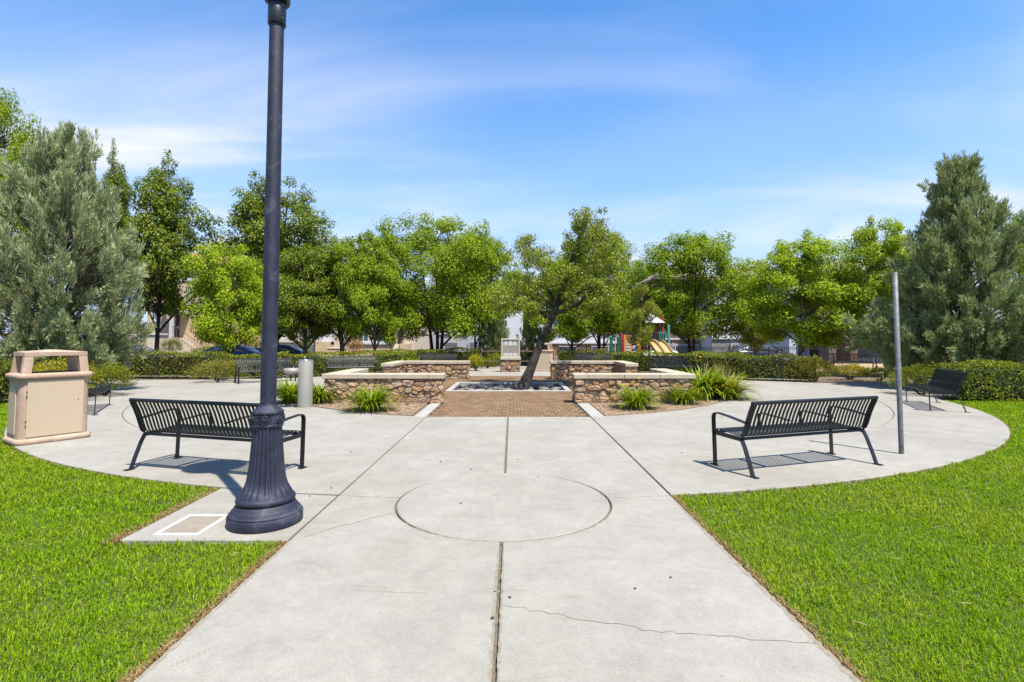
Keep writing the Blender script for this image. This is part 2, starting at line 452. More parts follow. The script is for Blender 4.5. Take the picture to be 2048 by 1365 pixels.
leafmat('dry_grass', [(0, (0.178, 0.099, 0.036)), (0.5, (0.324, 0.207, 0.079)), (1, (0.446, 0.344, 0.166))], 0.2, 0.8)

# ------------------------------------------------------------------ mesh helpers
class MB:
    """collects faces; build() links them as one mesh object"""
    def __init__(self):
        self.v, self.f, self.sm = [], [], []
    def add(self, vs, fs, smooth=False):
        o = len(self.v)
        self.v += [tuple(p) for p in vs]
        for f in fs:
            self.f.append(tuple(o + i for i in f)); self.sm.append(smooth)
        return self
    def box(self, x0, x1, y0, y1, z0, z1, m=None, bevel=0.0):
        b = min(bevel, (x1 - x0) * 0.45, (y1 - y0) * 0.45, (z1 - z0) * 0.45)
        if b > 0:
            vs, fs = [], []
            # chamfered box: 24 vertices
            idx = {}
            for i, (sx, X) in enumerate(((-1, x0), (1, x1))):
                for j, (sy, Y) in enumerate(((-1, y0), (1, y1))):
                    for k, (sz, Z) in enumerate(((-1, z0), (1, z1))):
                        for a in range(3):
                            p = [X - sx * b, Y - sy * b, Z - sz * b]
                            p[a] = (X, Y, Z)[a]
                            idx[(i, j, k, a)] = len(vs); vs.append(p)
            g = lambda i, j, k, a: idx[(i, j, k, a)]
            for s in (0, 1):
                q = [g(s, 0, 0, 0), g(s, 1, 0, 0), g(s, 1, 1, 0), g(s, 0, 1, 0)]; fs.append(q if s else q[::-1])
                q = [g(0, s, 0, 1), g(1, s, 0, 1), g(1, s, 1, 1), g(0, s, 1, 1)]; fs.append(q[::-1] if s else q)
                q = [g(0, 0, s, 2), g(1, 0, s, 2), g(1, 1, s, 2), g(0, 1, s, 2)]; fs.append(q if s else q[::-1])
            for s in (0, 1):
                for t in (0, 1):
                    fs.append([g(0, s, t, 1), g(1, s, t, 1), g(1, s, t, 2), g(0, s, t, 2)])
                    fs.append([g(s, 0, t, 0), g(s, 1, t, 0), g(s, 1, t, 2), g(s, 0, t, 2)])
                    fs.append([g(s, t, 0, 0), g(s, t, 1, 0), g(s, t, 1, 1), g(s, t, 0, 1)])
                    for u in (0, 1):
                        fs.append([g(s, t, u, 0), g(s, t, u, 1), g(s, t, u, 2)])
        else:
            vs = [(x0, y0, z0), (x1, y0, z0), (x1, y1, z0), (x0, y1, z0), (x0, y0, z1), (x1, y0, z1), (x1, y1, z1), (x0, y1, z1)]
            fs = [(3, 2, 1, 0), (4, 5, 6, 7), (0, 1, 5, 4), (1, 2, 6, 5), (2, 3, 7, 6), (3, 0, 4, 7)]
        if m is not None:
            vs = [m @ Vector(p) for p in vs]
        return self.add(vs, fs)
    def prism(self, poly, z0, z1, m=None):
        """closed prism over a polygon (counter-clockwise, may be concave)"""
        n = len(poly)
        vs = [(p[0], p[1], z0) for p in poly] + [(p[0], p[1], z1) for p in poly]
        fs = [tuple(range(n))[::-1], tuple(range(n, 2 * n))] + [(i, (i + 1) % n, n + (i + 1) % n, n + i) for i in range(n)]
        if m is not None:
            vs = [m @ Vector(p) for p in vs]
        return self.add(vs, fs)
    def tube(self, pts, rad, sides=8, caps=True, smooth=True, flat=None):
        """tube through points; rad a number or list; flat=(half_width, half_thick, width_dir) makes a flat bar"""
        pts = [Vector(p) for p in pts]
        n = len(pts)
        rads = [rad] * n if isinstance(rad, (int, float)) else list(rad)
        up = None
        rings = []
        for i in range(n):
            t = (pts[min(i + 1, n - 1)] - pts[max(i - 1, 0)])
            if t.length < 1e-9: t = Vector((0, 0, 1))
            t.normalize()
            if flat:
                w = Vector(flat[2]).normalized()
                nn = t.cross(w).normalized()
                hw, ht = flat[0], flat[1]
                rings.append([pts[i] + w * hw + nn * ht, pts[i] - w * hw + nn * ht, pts[i] - w * hw - nn * ht, pts[i] + w * hw - nn * ht])
                continue
            if up is None:
                up = t.orthogonal().normalized()
            up = (up - t * up.dot(t))
            if up.length < 1e-6: up = t.orthogonal()
            up.normalize()
            b = t.cross(up)
            rings.append([pts[i] + (up * math.cos(2 * math.pi * k / sides) + b * math.sin(2 * math.pi * k / sides)) * rads[i] for k in range(sides)])
        s = len(rings[0])
        vs = [p for r in rings for p in r]
        fs = []
        for i in range(n - 1):
            for k in range(s):
                fs.append((i * s + k, i * s + (k + 1) % s, (i + 1) * s + (k + 1) % s, (i + 1) * s + k))
        self.add(vs, fs, smooth and not flat)
        if caps:
            self.add(rings[0], [tuple(range(s))[::-1]]); self.add(rings[-1], [tuple(range(s))])
        return self
    def lathe(self, prof, seg=32, c=(0, 0), flutes=0, depth=None, smooth=True):
        """prof: [(r, z)...]; flutes: number of grooves, depth: list per ring"""
        vs, fs = [], []
        n = len(prof)
        for i, (r, z) in enumerate(prof):
            for k in range(seg):
                a = 2 * math.pi * k / seg
                rr = r
                if flutes:
                    rr = r - (depth[i] * (0.5 + 0.5 * math.cos(a * flutes)) ** 1.5)
                vs.append((c[0] + rr * math.cos(a), c[1] + rr * math.sin(a), z))
        for i in range(n - 1):
            for k in range(seg):
                fs.append((i * seg + k, i * seg + (k + 1) % seg, (i + 1) * seg + (k + 1) % seg, (i + 1) * seg + k))
        self.add(vs, fs, smooth)
        for i, flip in ((0, True), (n - 1, False)):
            if prof[i][0] > 1e-4:
                q = tuple(range(i * seg, i * seg + seg))
                self.add([vs[j] for j in q], [tuple(range(seg))[::-1] if flip else tuple(range(seg))])
        return self
    def loft(self, rings, smooth=True, close=True):
        s = len(rings[0])
        vs = [p for r in rings for p in r]
        fs = [(i * s + k, i * s + (k + 1) % s, (i + 1) * s + (k + 1) % s, (i + 1) * s + k) for i in range(len(rings) - 1) for k in range(s)]
        self.add(vs, fs, smooth)
        if close:
            self.add(rings[0], [tuple(range(s))[::-1]]); self.add(rings[-1], [tuple(range(s))])
        return self
    def mesh(self, name, mat):
        me = bpy.data.meshes.new(name)
        me.from_pydata(self.v, [], self.f)
        me.polygons.foreach_set('use_smooth', self.sm)
        me.materials.append(MATS[mat])
        me.update()
        return me
    def build(self, name, mat, parent=None, loc=(0, 0, 0), rz=0.0):
        return put(name, self.mesh(name, mat), parent, loc, rz)
def put(name, me, parent=None, loc=(0, 0, 0), rz=0.0):
    o = bpy.data.objects.new(name, me)
    col.objects.link(o)
    o.location = loc
    o.rotation_euler = (0, 0, rz)
    if parent is not None:
        o.parent = parent
    return o
def np_mesh(name, V, F, mat, smooth=False):
    V = np.asarray(V, dtype=np.float32); F = np.asarray(F, dtype=np.int32)
    me = bpy.data.meshes.new(name)
    me.vertices.add(len(V)); me.vertices.foreach_set('co', V.ravel())
    k = F.shape[1]
    me.loops.add(F.size); me.loops.foreach_set('vertex_index', F.ravel())
    me.polygons.add(len(F))
    me.polygons.foreach_set('loop_start', np.arange(0, F.size, k, dtype=np.int32))
    me.polygons.foreach_set('loop_total', np.full(len(F), k, dtype=np.int32))
    me.polygons.foreach_set('use_smooth', np.full(len(F), smooth, dtype=bool))
    me.update(calc_edges=True)
    me.materials.append(MATS[mat])
    return me
def tag(o, label=None, cat=None, group=None, kind=None):
    if label: o['label'] = label
    if cat: o['category'] = cat
    if group: o['group'] = group
    if kind: o['kind'] = kind
    return o
def empty(name, loc=(0, 0, 0), rz=0.0, label=None, cat=None, group=None):
    o = bpy.data.objects.new(name, None)
    o.empty_display_size = 0.2
    col.objects.link(o)
    o.location = loc
    o.rotation_euler = (0, 0, rz)
    return tag(o, label, cat, group)
def copy_tree(o, parent=None):
    c = o.copy()
    col.objects.link(c)
    if parent is not None:
        c.parent = parent
    for ch in o.children:
        copy_tree(ch, c)
    return c
def TR(x, y, z, rz=0.0):
    return Matrix.Translation((x, y, z)) @ Matrix.Rotation(rz, 4, 'Z')
def arc(cx, cy, r, a0, a1, n):
    return [(cx + r * math.cos(a0 + (a1 - a0) * i / n), cy + r * math.sin(a0 + (a1 - a0) * i / n)) for i in range(n + 1)]

# ================================================================== SETTING
AX = -0.08                       # axis of the walk
CX, CY = AX, 16.3                # centre of the round plaza
R_OUT, R_JOINT, R_BED = 11.3, 9.68, 6.3
PL, PR = -1.68, 1.54             # edges of the walk
FAR_Z = -0.22                    # the street lies a little lower than the plaza

# terrain sheet out to the horizon
gm = MB()
WELL = (-1.95, 1.75, 15.2, 18.3)   # the sunken tree well: a hole in the ground sheet
ys = [-60, 0, WELL[2] + 0.05, WELL[3] - 0.05, 24, 28, 30, 60, 120, 300, 900, 2200]
xs = [-2200, -600, -120, -40, -15, WELL[0] + 0.05, WELL[1] - 0.05, 15, 40, 120, 600, 2200]
def ground_z(y):
    t = min(1, max(0, (y - 25.5) / 4.0)); t = t * t * (3 - 2 * t)
    return -0.05 + t * (FAR_Z + 0.05)
vv = [(x, y, ground_z(y)) for y in ys for x in xs]
ff = [(j * len(xs) + i, j * len(xs) + i + 1, (j + 1) * len(xs) + i + 1, (j + 1) * len(xs) + i) for j in range(len(ys) - 1) for i in range(len(xs) - 1) if not (j == 2 and i == 5)]
gm.add(vv, ff)
tag(gm.build('ground', 'far_ground'), 'open ground around the plaza', 'ground', kind='structure')

road = MB().prism([(-90, 30.5), (-4, 30.5), (-4, 40), (-90, 40)], FAR_Z - 0.02, FAR_Z + 0.006)
tag(road.build('street', 'asphalt'), 'asphalt street behind the left hedges', 'street', kind='structure')
road = MB().prism([(2, 34.6), (90, 34.6), (90, 44), (2, 44)], FAR_Z - 0.02, FAR_Z + 0.006)
tag(road.build('street', 'asphalt'), 'asphalt street behind the iron fence', 'street', kind='structure')
kb = MB().box(2, 60, 33.2, 34.4, FAR_Z - 0.05, FAR_Z + 0.12, bevel=0.02)
tag(kb.build('pavement', 'concrete_light'), 'pale kerb and footway along the iron fence', 'pavement', kind='structure')
pg = MB().prism([(4.5, 24.0), (36, 22.5), (36, 33.2), (4.5, 33.2)], FAR_Z - 0.03, -0.03)
tag(pg.build('playground_surface', 'playground_chips'), 'orange-brown wood chip surface of the playground', 'playground', kind='structure')

# --- concrete plaza: dark bed below, slabs with open joints above
pm = MB()
ro_, ri_ = arc(CX, CY, R_OUT - 0.02, 0, 2 * math.pi * 95 / 96, 95), arc(CX, CY, 4.3, 0, 2 * math.pi * 95 / 96, 95)
pm.add([(x, y, -0.022) for x, y in ro_ + ri_] + [(x, y, -0.09) for x, y in ro_], [(i, (i + 1) % 96, 96 + (i + 1) % 96, 96 + i) for i in range(96)] + [(192 + i, 192 + (i + 1) % 96, (i + 1) % 96, i) for i in range(96)])
plaza = pm.build('pavement', 'joint')
tag(plaza, 'round pale concrete plaza with walk leading to it', 'pavement', kind='structure')
MB().box(PL + 0.01, PR - 0.01, -8, 5.6, -0.10, -0.026).build('bed', 'joint', plaza)
MB().box(-14.5, -8.8, 14.8, 19.6, -0.10, -0.030).build('bed', 'joint', plaza)
MB().box(8.8, 30, 13.6, 18.4, -0.10, -0.030).build('bed', 'joint', plaza)
MB().box(-1.9, 1.9, 24, 33, -0.12, -0.028).build('bed', 'joint', plaza)
GJ = 0.011
CIR_Y, CIR_R = 4.94, 0.985
TOP = 0.0
def slab(poly, mat='concrete', top=TOP):
    """slab with slightly rounded arris"""
    n = len(poly)
    P = [Vector((p[0], p[1])) for p in poly]
    inn = []
    for i in range(n):
        a, b, c = P[i - 1], P[i], P[(i + 1) % n]
        d1 = (b - a); d2 = (c - b)
        if d1.length < 1e-7 or d2.length < 1e-7:
            inn.append(b); continue
        d1.normalize(); d2.normalize()
        nrm = Vector((-d1.y - d2.y, d1.x + d2.x))
        if nrm.length < 1e-6: nrm = Vector((-d1.y, d1.x))
        nrm.normalize()
        inn.append(b + nrm * 0.009)
    m = MB()
    vs = [(p.x, p.y, -0.06) for p in P] + [(p.x, p.y, top - 0.007) for p in P] + [(p.x, p.y, top) for p in inn]
    fs = [(i, (i + 1) % n, n + (i + 1) % n, n + i) for i in range(n)] + [(n + i, n + (i + 1) % n, 2 * n + (i + 1) % n, 2 * n + i) for i in range(n)]
    fs.append(tuple(range(2 * n, 3 * n)))
    m.add(vs, fs)
    return m.build('slab', mat, plaza)
def ring_y(r, x):
    return CY - math.sqrt(max(0, r * r - (x - CX) ** 2))
def half_slab(side, y0f, y1f, hole):
    """part of the walk on one side of the centre joint between two cross joints; hole: cut the round slab out"""
    xe = PL if side < 0 else PR
    xi = AX + side * GJ
    xo = xe - side * GJ
    N = 10
    lo = [(xi + (xo - xi) * i / N, y0f(xi + (xo - xi) * i / N) + GJ) for i in range(N + 1)]
    hi = [(xi + (xo - xi) * i / N, y1f(xi + (xo - xi) * i / N) - GJ) for i in range(N + 1)]
    rr = CIR_R + GJ
    if not hole:
        poly = lo + hi[::-1]
    else:
        a_in = math.asin(min(1, GJ / rr))
        if hole == 'top':      # the disc bites into the upper inner corner of this slab
            yl = hi[0][1]
            # angle where disc edge meets the upper cross joint
            best = min((abs(y1f(AX + side * rr * math.cos(a)) - GJ - (CIR_Y + rr * math.sin(a))), a) for a in [R(k * 0.25) for k in range(-200, 200)])[1]
            ar = [(AX + side * rr * math.cos(a), CIR_Y + rr * math.sin(a)) for a in [-math.pi / 2 + a_in + (best + math.pi / 2 - a_in) * i / 24 for i in range(25)]]
            hi2 = [p for p in hi if abs(p[0] - AX) > abs(ar[-1][0] - AX) + 0.01]
            poly = lo + hi2[::-1] + ar[::-1]
        else:
            best = min((abs(y0f(AX + side * rr * math.cos(a)) + GJ - (CIR_Y + rr * math.sin(a))), a) for a in [R(k * 0.25) for k in range(-200, 200)])[1]
            ar = [(AX + side * rr * math.cos(a), CIR_Y + rr * math.sin(a)) for a in [math.pi / 2 - a_in + (best - math.pi / 2 + a_in) * i / 24 for i in range(25)]]
            lo2 = [p for p in lo if abs(p[0] - AX) > abs(ar[-1][0] - AX) + 0.01]
            poly = ar + lo2 + hi[::-1]
    if side < 0:
        poly = poly[::-1]
    return slab(poly)
ringA = lambda x: ring_y(R_OUT, x) - 0.02
ringB = lambda x: ring_y(R_JOINT, x)
PAVE_Y = 10.2
for s in (-1, 1):
    half_slab(s, lambda x: -8.0, ringA, 'top')
    half_slab(s, ringA, ringB, 'bottom')
    half_slab(s, ringB, lambda x: PAVE_Y, None)
slab(arc(AX, CIR_Y, CIR_R - GJ * 0.6, 0, 2 * math.pi * 71 / 72, 71))
# outer and inner rings left and right of the walk, split by radial joints
def ring_slab(r0, r1, a0, a1):
    n = max(4, int(abs(a1 - a0) / 0.05))
    g0, g1 = GJ * 0.7 / r0, GJ * 0.7 / r1
    slab(arc(CX, CY, r1 - GJ * 0.6, a0 + g1, a1 - g1, n) + arc(CX, CY, r0 + GJ * 0.6, a1 - g0, a0 + g0, n))
def wing(side):
    """slabs beside the walk: their inner edge is the straight joint along the walk"""
    xe = (PL if side < 0 else PR) + side * GJ * 0.6
    for r0, r1 in ((R_JOINT, R_OUT), (R_BED, R_JOINT)):
        aend = R(-50) if side > 0 else R(-130)
        def a_at(r):
            return math.atan2(-math.sqrt(r * r - (xe - CX) ** 2), xe - CX)
        n = 16
        o0, o1 = a_at(r1 - GJ), a_at(r0 + GJ)
        poly = arc(CX, CY, r1 - GJ * 0.6, o0, aend, n) + arc(CX, CY, r0 + GJ * 0.6, aend, o1, n)
        slab(poly if side > 0 else poly[::-1])
    angs = [-50, -25, 0, 25, 50, 80] if side > 0 else [-130, -155, -180, -205, -230, -260]
    for a, b in zip(angs[:-1], angs[1:]):
        for r0, r1 in ((R_JOINT, R_OUT), (R_BED, R_JOINT)):
            lo, hi = (a, b) if a < b else (b, a)
            ring_slab(r0, r1, R(lo), R(hi))
wing(-1); wing(1)
ring_slab(R_BED, R_OUT, R(80), R(100))
# gaps through the bed ring (east, west, north) and side walks
def rect_slab(x0, x1, y0, y1, mat='concrete', top=TOP):
    slab([(x0, y0), (x1, y0), (x1, y1), (x0, y1)], mat, top)
rect_slab(CX - 6.28, CX - 3.95, CY - 1.55, CY + 1.55, top=TOP - 0.004)
rect_slab(CX + 3.95, CX + 6.28, CY - 1.55, CY + 1.55, top=TOP - 0.004)
rect_slab(CX - 1.85, CX + 1.85, 21.75, CY + 6.45, top=TOP - 0.004)
for k in range(3):
    rect_slab(-14.5 + k * 1.4, -13.1 + k * 1.4 - 0.02, 14.8, 19.6, top=TOP - 0.006)
for k in range(5):
    rect_slab(10.9 + k * 3.8, 10.9 + k * 3.8 + 3.78, 13.6, 18.4, top=TOP - 0.006)
rect_slab(-1.9, 1.9, 27.35, 33, top=TOP - 0.01)
# lamp pad beside the walk
slab([(-2.95, 3.98), (PL - GJ, 3.98), (PL - GJ, ringA(PL) - GJ), (-2.3, ringA(-2.3) - GJ), (-2.95, ringA(-2.95) - GJ)], top=TOP - 0.003)
# pale concrete bands beside the pavers
for x0, x1 in ((PL - 0.24, PL - 0.005), (PR + 0.005, PR + 0.28)):
    rect_slab(x0, x1, PAVE_Y - 0.02 + 0.03, 12.36, 'concrete_light', TOP + 0.004)

# cracks: thin dark lines lying on the slabs
def crack(pts, w, seed, jag=0.018):
    rnd = random.Random(seed)
    P = []
    for (a, b) in zip(pts[:-1], pts[1:]):
        n = max(3, int(math.dist(a, b) / 0.045))
        for i in range(n):
            t = i / n
            P.append((a[0] + (b[0] - a[0]) * t + rnd.uniform(-jag, jag), a[1] + (b[1] - a[1]) * t + rnd.uniform(-jag, jag)))
    P.append(pts[-1])
    m = MB()
    vs, fs = [], []
    for i, p in enumerate(P):
        q = P[min(i + 1, len(P) - 1)]; o = P[max(i - 1, 0)]
        d = Vector((q[0] - o[0], q[1] - o[1])); d.normalize()
        ww = w * rnd.uniform(0.35, 1.0)
        vs += [(p[0] - d.y * ww, p[1] + d.x * ww, TOP + 0.0012), (p[0] + d.y * ww, p[1] - d.x * ww, TOP + 0.0012)]
    fs = [(2 * i, 2 * i + 1, 2 * i + 3, 2 * i + 2) for i in range(len(P) - 1)]
    m.add(vs, fs).build('crack', 'crack', plaza)
crack([G(1000, 1210), G(1080, 1222), G(1160, 1240), G(1260, 1250), G(1300, 1262), G(1420, 1272), G(1550, 1282), G(1640, 1290)], 0.0028, 1)
crack([G(600, 1078), G(660, 1058), G(720, 1043), G(790, 1026)], 0.0035, 2)
crack([G(1210, 1045), G(1280, 1055), G(1345, 1056)], 0.0010, 3)

# grime: dirt band along the joints, rust-brown scuffs, a tyre mark
def ribbon(name, mat, pts, w, seed, step=0.035, rough=0.5, z=0.0007):
    rnd = random.Random(seed)
    P = []
    for a, b in zip(pts[:-1], pts[1:]):
        n = max(2, int(math.dist(a, b) / step))
        P += [(a[0] + (b[0] - a[0]) * i / n, a[1] + (b[1] - a[1]) * i / n) for i in range(n)]
    P.append(pts[-1])
    vs = []
    n = len(P)
    for i, p in enumerate(P):
        q, o = P[min(i + 1, n - 1)], P[max(i - 1, 0)]
        d = Vector((q[0] - o[0], q[1] - o[1])); d.normalize()
        e = min(1, 6 * i / n, 6 * (n - 1 - i) / n)
        k1, k2 = [w * (1 - rough + rough * rnd.random()) * max(0.05, e) for _ in (0, 1)]
        vs += [(p[0] - d.y * k1, p[1] + d.x * k1, TOP + z), (p[0] + d.y * k2, p[1] - d.x * k2, TOP + z)]
    MB().add(vs, [(2 * i, 2 * i + 1, 2 * i + 3, 2 * i + 2) for i in range(n - 1)]).build(name, mat, plaza)
for s in (-1, 1):
    ribbon('dirt', 'joint_dirt', [(AX + s * 0.020, 0.5), (AX + s * 0.020, CIR_Y - CIR_R - 0.02)], 0.012, 5 + s, rough=0.9)
    ribbon('dirt', 'joint_dirt', [(AX + s * 0.019, CIR_Y + CIR_R + 0.02), (AX + s * 0.019, PAVE_Y - 0.05)], 0.010, 9 + s, rough=0.9)
ribbon('dirt', 'joint_dirt', arc(AX, CIR_Y, CIR_R + 0.022, R(-175), R(-5), 40), 0.011, 15, rough=0.95)
ribbon('dirt', 'joint_dirt', [(PL + 0.03, 2.0), (PL + 0.03, 4.0)], 0.020, 16, rough=0.9)
ribbon('dirt', 'joint_dirt', [(PR - 0.03, 1.8), (PR - 0.03, 4.9)], 0.026, 17, rough=0.9)
ribbon('scuff', 'scuff', [G(705, 1182), G(770, 1184), G(862, 1187)], 0.009, 18, rough=0.8)
ribbon('scuff', 'scuff', [G(703, 1171), G(756, 1174)], 0.005, 19, rough=0.8)
ribbon('scuff', 'scuff', [G(945, 1185), G(1000, 1183), G(1072, 1180)], 0.006, 20, rough=0.9)
ribbon('scuff', 'scuff', [G(592, 1123), G(630, 1127), G(655, 1138), G(666, 1152)], 0.010, 21, rough=0.8)
ribbon('scuff', 'scuff', [G(590, 1136), G(622, 1140), G(640, 1152)], 0.006, 22, rough=0.9)
for k in range(9):
    ribbon('tyre_mark', 'scuff', [G(340 + k * 11, 1338 - k * 5), G(346 + k * 11, 1328 - k * 5)], 0.006, 30 + k)

# --- brick pavers of the court
pm = MB()
wa, wb, wc, wd = WELL[0] + 0.05, WELL[1] - 0.05, WELL[2] + 0.05, WELL[3] - 0.05
pm.box(CX - 4.0, CX + 4.0, 12.5, wc, -0.09, -0.018).box(CX - 4.0, CX + 4.0, wd, 21.7, -0.09, -0.018).box(CX - 4.0, wa, wc, wd, -0.09, -0.018).box(wb, CX + 4.0, wc, wd, -0.09, -0.018)
paving = pm.build('paver_court', 'paver_sand')
tag(paving, 'brown brick paver court around the leaning tree', 'paving', kind='structure')
MB().box(PL, PR, PAVE_Y, 12.5, -0.09, -0.018).build('bed', 'paver_sand', paving)
PW, PLN = 0.155, 0.235
pv = MB().box(-PW / 2 + 0.005, PW / 2 - 0.005, -PLN / 2 + 0.008, PLN / 2 - 0.008, -0.05, 0.0, bevel=0.006).mesh('paver', 'paver')
cells = []
rowi = 0
y = PAVE_Y + PLN / 2
rp = random.Random(5)
while y < 21.6:
    off = (rowi % 2) * PW / 2
    x = CX - 4.0 + off
    while x < CX + 4.0:
        ok = (PL + PW / 2 - 0.03 < x < PR - PW / 2 + 0.03) if (y < 12.75 or y > 19.8) else (CX - 3.92 < x < CX + 3.92)
        if WELL[0] - 0.08 < x < WELL[1] + 0.08 and WELL[2] - 0.1 < y < WELL[3] + 0.1:
            ok = False
        if ok:
            cells.append((x, y))
        x += PW
    y += PLN
    rowi += 1
cells.sort(key=lambda c: c[1] + 0.4 * max(0, abs(c[0]) - 1.7) * 10)
for (x, y) in cells[:300]:
    o = put('paver', pv, paving, (x, y, rp.uniform(-0.0035, 0.003)), rp.uniform(-0.008, 0.008))
m = MB()
for (x, y) in cells[300:]:
    m.box(x - PW / 2 + 0.005, x + PW / 2 - 0.005, y - PLN / 2 + 0.008, y + PLN / 2 - 0.008, -0.05, rp.uniform(-0.0035, 0.003), bevel=0.005)
tag(m.build('pavers', 'paver', paving), kind='stuff')

# tree well: concrete curb, sunken floor; crown shade put into the dark side and floor colours
w0, w1, v0, v1 = WELL
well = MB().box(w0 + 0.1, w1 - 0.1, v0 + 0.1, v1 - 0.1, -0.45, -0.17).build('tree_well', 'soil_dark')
tag(well, 'sunken square tree well with pale concrete rim and rocks', 'tree well')
for a in ((w0, w1, v0, v0 + 0.16), (w0, w1, v1 - 0.16, v1), (w0, w0 + 0.16, v0 + 0.16, v1 - 0.16), (w1 - 0.16, w1, v0 + 0.16, v1 - 0.16)):
    MB().box(a[0], a[1], a[2], a[3], -0.06, 0.02, bevel=0.012).build('rim', 'concrete_light', well)
    MB().box(a[0] + 0.004, a[1] - 0.004, a[2] + 0.004, a[3] - 0.004, -0.42, -0.061).build('side', 'well_concrete_shaded', well)

# planting beds outside the stone walls
def bed_poly(sx, sy):
    a0 = math.asin(1.58 / (R_BED - 0.02)); a1 = math.acos(1.92 / (R_BED - 0.02))
    pts = [(CX + sx * r * math.cos(a), CY + sy * r * math.sin(a)) for r, a in [(R_BED - 0.02, a0 + (a1 - a0) * i / 24) for i in range(25)]]
    pts.append((CX + sx * 1.92, CY + sy * 3.8)); pts.append((CX + sx * 4.2, CY + sy * 3.8)); pts.append((CX + sx * 4.2, CY + sy * 1.58))
    if sx * sy < 0: pts = pts[::-1]
    return pts
for (sx, sy, where) in ((-1, -1, 'in front of the near left stone wall'), (1, -1, 'in front of the near right stone wall'), (-1, 1, 'behind the far left stone wall'), (1, 1, 'behind the far right stone wall')):
    tag(MB().prism(bed_poly(sx, sy), -0.08, 0.012).build('planting_bed', 'soil'), 'brown bare soil bed ' + where, 'planting bed', kind='structure')

# bark chips and litter lying in the beds
mr_ = random.Random(77)
mm = MB()
for (sx, sy, cnt) in ((-1, -1, 1500), (1, -1, 1500), (-1, 1, 300), (1, 1, 300)):
    k = 0
    while k < cnt:
        x, y = mr_.uniform(1.95, 6.2), mr_.uniform(1.65, 6.2)
        if math.hypot(x, y) > R_BED - 0.08 or (x < 4.45 and y < 4.0): continue
        k += 1
        a = mr_.uniform(0, 3.14); l, w = mr_.uniform(0.012, 0.04), mr_.uniform(0.005, 0.012)
        c, s_ = math.cos(a), math.sin(a)
        X, Y, z = CX + sx * x, CY + sy * y, 0.013
        mm.add([(X - l * c - w * s_, Y - l * s_ + w * c, z), (X - l * c + w * s_, Y - l * s_ - w * c, z + 0.004), (X + l * c + w * s_, Y + l * s_ - w * c, z + mr_.uniform(0.004, 0.018)), (X + l * c - w * s_, Y + l * s_ + w * c, z + 0.006)], [(0, 1, 2, 3)])
tag(mm.build('mulch', 'mulch'), 'scattered bark chips and dry litter on the soil beds', 'mulch', kind='stuff')

# ------------------------------------------------------------------ lawn
def in_lawn(x, y):
    r = np.hypot(x - CX, y - CY)
    ok = (r > R_OUT - 0.012 + 0.02 * np.sin(x * 9.0 + 2 * np.sin(y * 5.0))) & ((x < PL - 0.012) | (x > PR + 0.012))
    pad = (x > -2.965) & (x < PL) & (y > 3.965)
    return ok & ~pad
rng = np.random.default_rng(7)
lw = MB()
for (x0, x1) in ((-26.0, PL - 0.004), (PR + 0.004, 26.0)):
    N = 60
    xsr = [x0 + (x1 - x0) * i / N for i in range(N + 1)]
    vs, fs = [], []
    for x in xsr:
        d = abs(x - CX)
        top = ring_y(R_OUT, x) - 0.02 if d < R_OUT - 0.35 else 13.0
        top = min(top, 13.0)
        if -2.97 < x < PL: top = 3.975
        vs += [(x, -6, -0.035), (x, top, -0.035)]
    fs = [(2 * i, 2 * i + 2, 2 * i + 3, 2 * i + 1) for i in range(N)]
    lw.add(vs, fs)
tag(lw.build('lawn_soil', 'lawn_soil'), 'dark soil under the lawns beside the walk', 'ground', kind='structure')

def blades(x, y, z, length, width, bend, mat, name, az=None, zspread=1.0):
    n = len(x)
    if az is None:
        az = rng.uniform(0, 2 * np.pi, n)
    tilt = np.abs(rng.normal(0, 0.55, n)) * zspread
    dx, dy = np.cos(az), np.sin(az)
    sx, sy = -dy, dx
    b = np.stack([x, y, z], 1)
    d1 = np.stack([dx * np.sin(tilt * 0.6), dy * np.sin(tilt * 0.6), np.cos(tilt * 0.6)], 1)
    t2 = np.minimum(tilt + bend, 1.75)
    d2 = np.stack([dx * np.sin(t2), dy * np.sin(t2), np.cos(t2)], 1)
    mid = b + d1 * (length * 0.5)[:, None]
    tip = mid + d2 * (length * 0.55)[:, None]
    s = np.stack([sx, sy, np.zeros(n)], 1) * (width / 2)[:, None]
    V = np.stack([b - s, b + s, mid + s * 0.9, mid - s * 0.9, tip], 1).reshape(-1, 3)
    i = np.arange(n)[:, None] * 5
    F = np.concatenate([i + np.array([[0, 1, 2]]), i + np.array([[0, 2, 3]]), i + np.array([[3, 2, 4]])], 0)
    return np_mesh(name, V, F, mat)
def scatter(n, x0, x1, y0, y1):
    return rng.uniform(x0, x1, n), rng.uniform(y0, y1, n)
GX, GY, GL, GW = [], [], [], []
# density falls with distance from the camera as the blades shrink below a pixel
for (y0, y1, dens, ln, wd) in ((1.6, 3.0, 9200, 0.036, 0.0042), (3.0, 4.6, 6000, 0.038, 0.0055), (4.6, 7.0, 3500, 0.041, 0.0075), (7.0, 10.0, 2000, 0.044, 0.011), (10.0, 13.0, 1300, 0.046, 0.015)):
    for side in (-1, 1):
        lim = y1 * 1.12 + 0.9
        a, b = ((-lim, PL) if side < 0 else (PR, lim))
        n = int(dens * abs(b - a) * (y1 - y0))
        x, y = scatter(n, a, b, y0, y1)
        wob = 0.022 + 0.016 * np.sin(y * 7.0) + 0.012 * np.sin(y * 17.0 + x)
        k = in_lawn(x + side * 0, y) & ((x < PL - wob) | (x > PR + wob))
        x, y = x[k], y[k]
        GX.append(x); GY.append(y)
        GL.append(ln * rng.uniform(0.55, 1.25, len(x))); GW.append(wd * rng.uniform(0.7, 1.3, len(x)))
gx, gy, gl, gw = map(np.concatenate, (GX, GY, GL, GW))
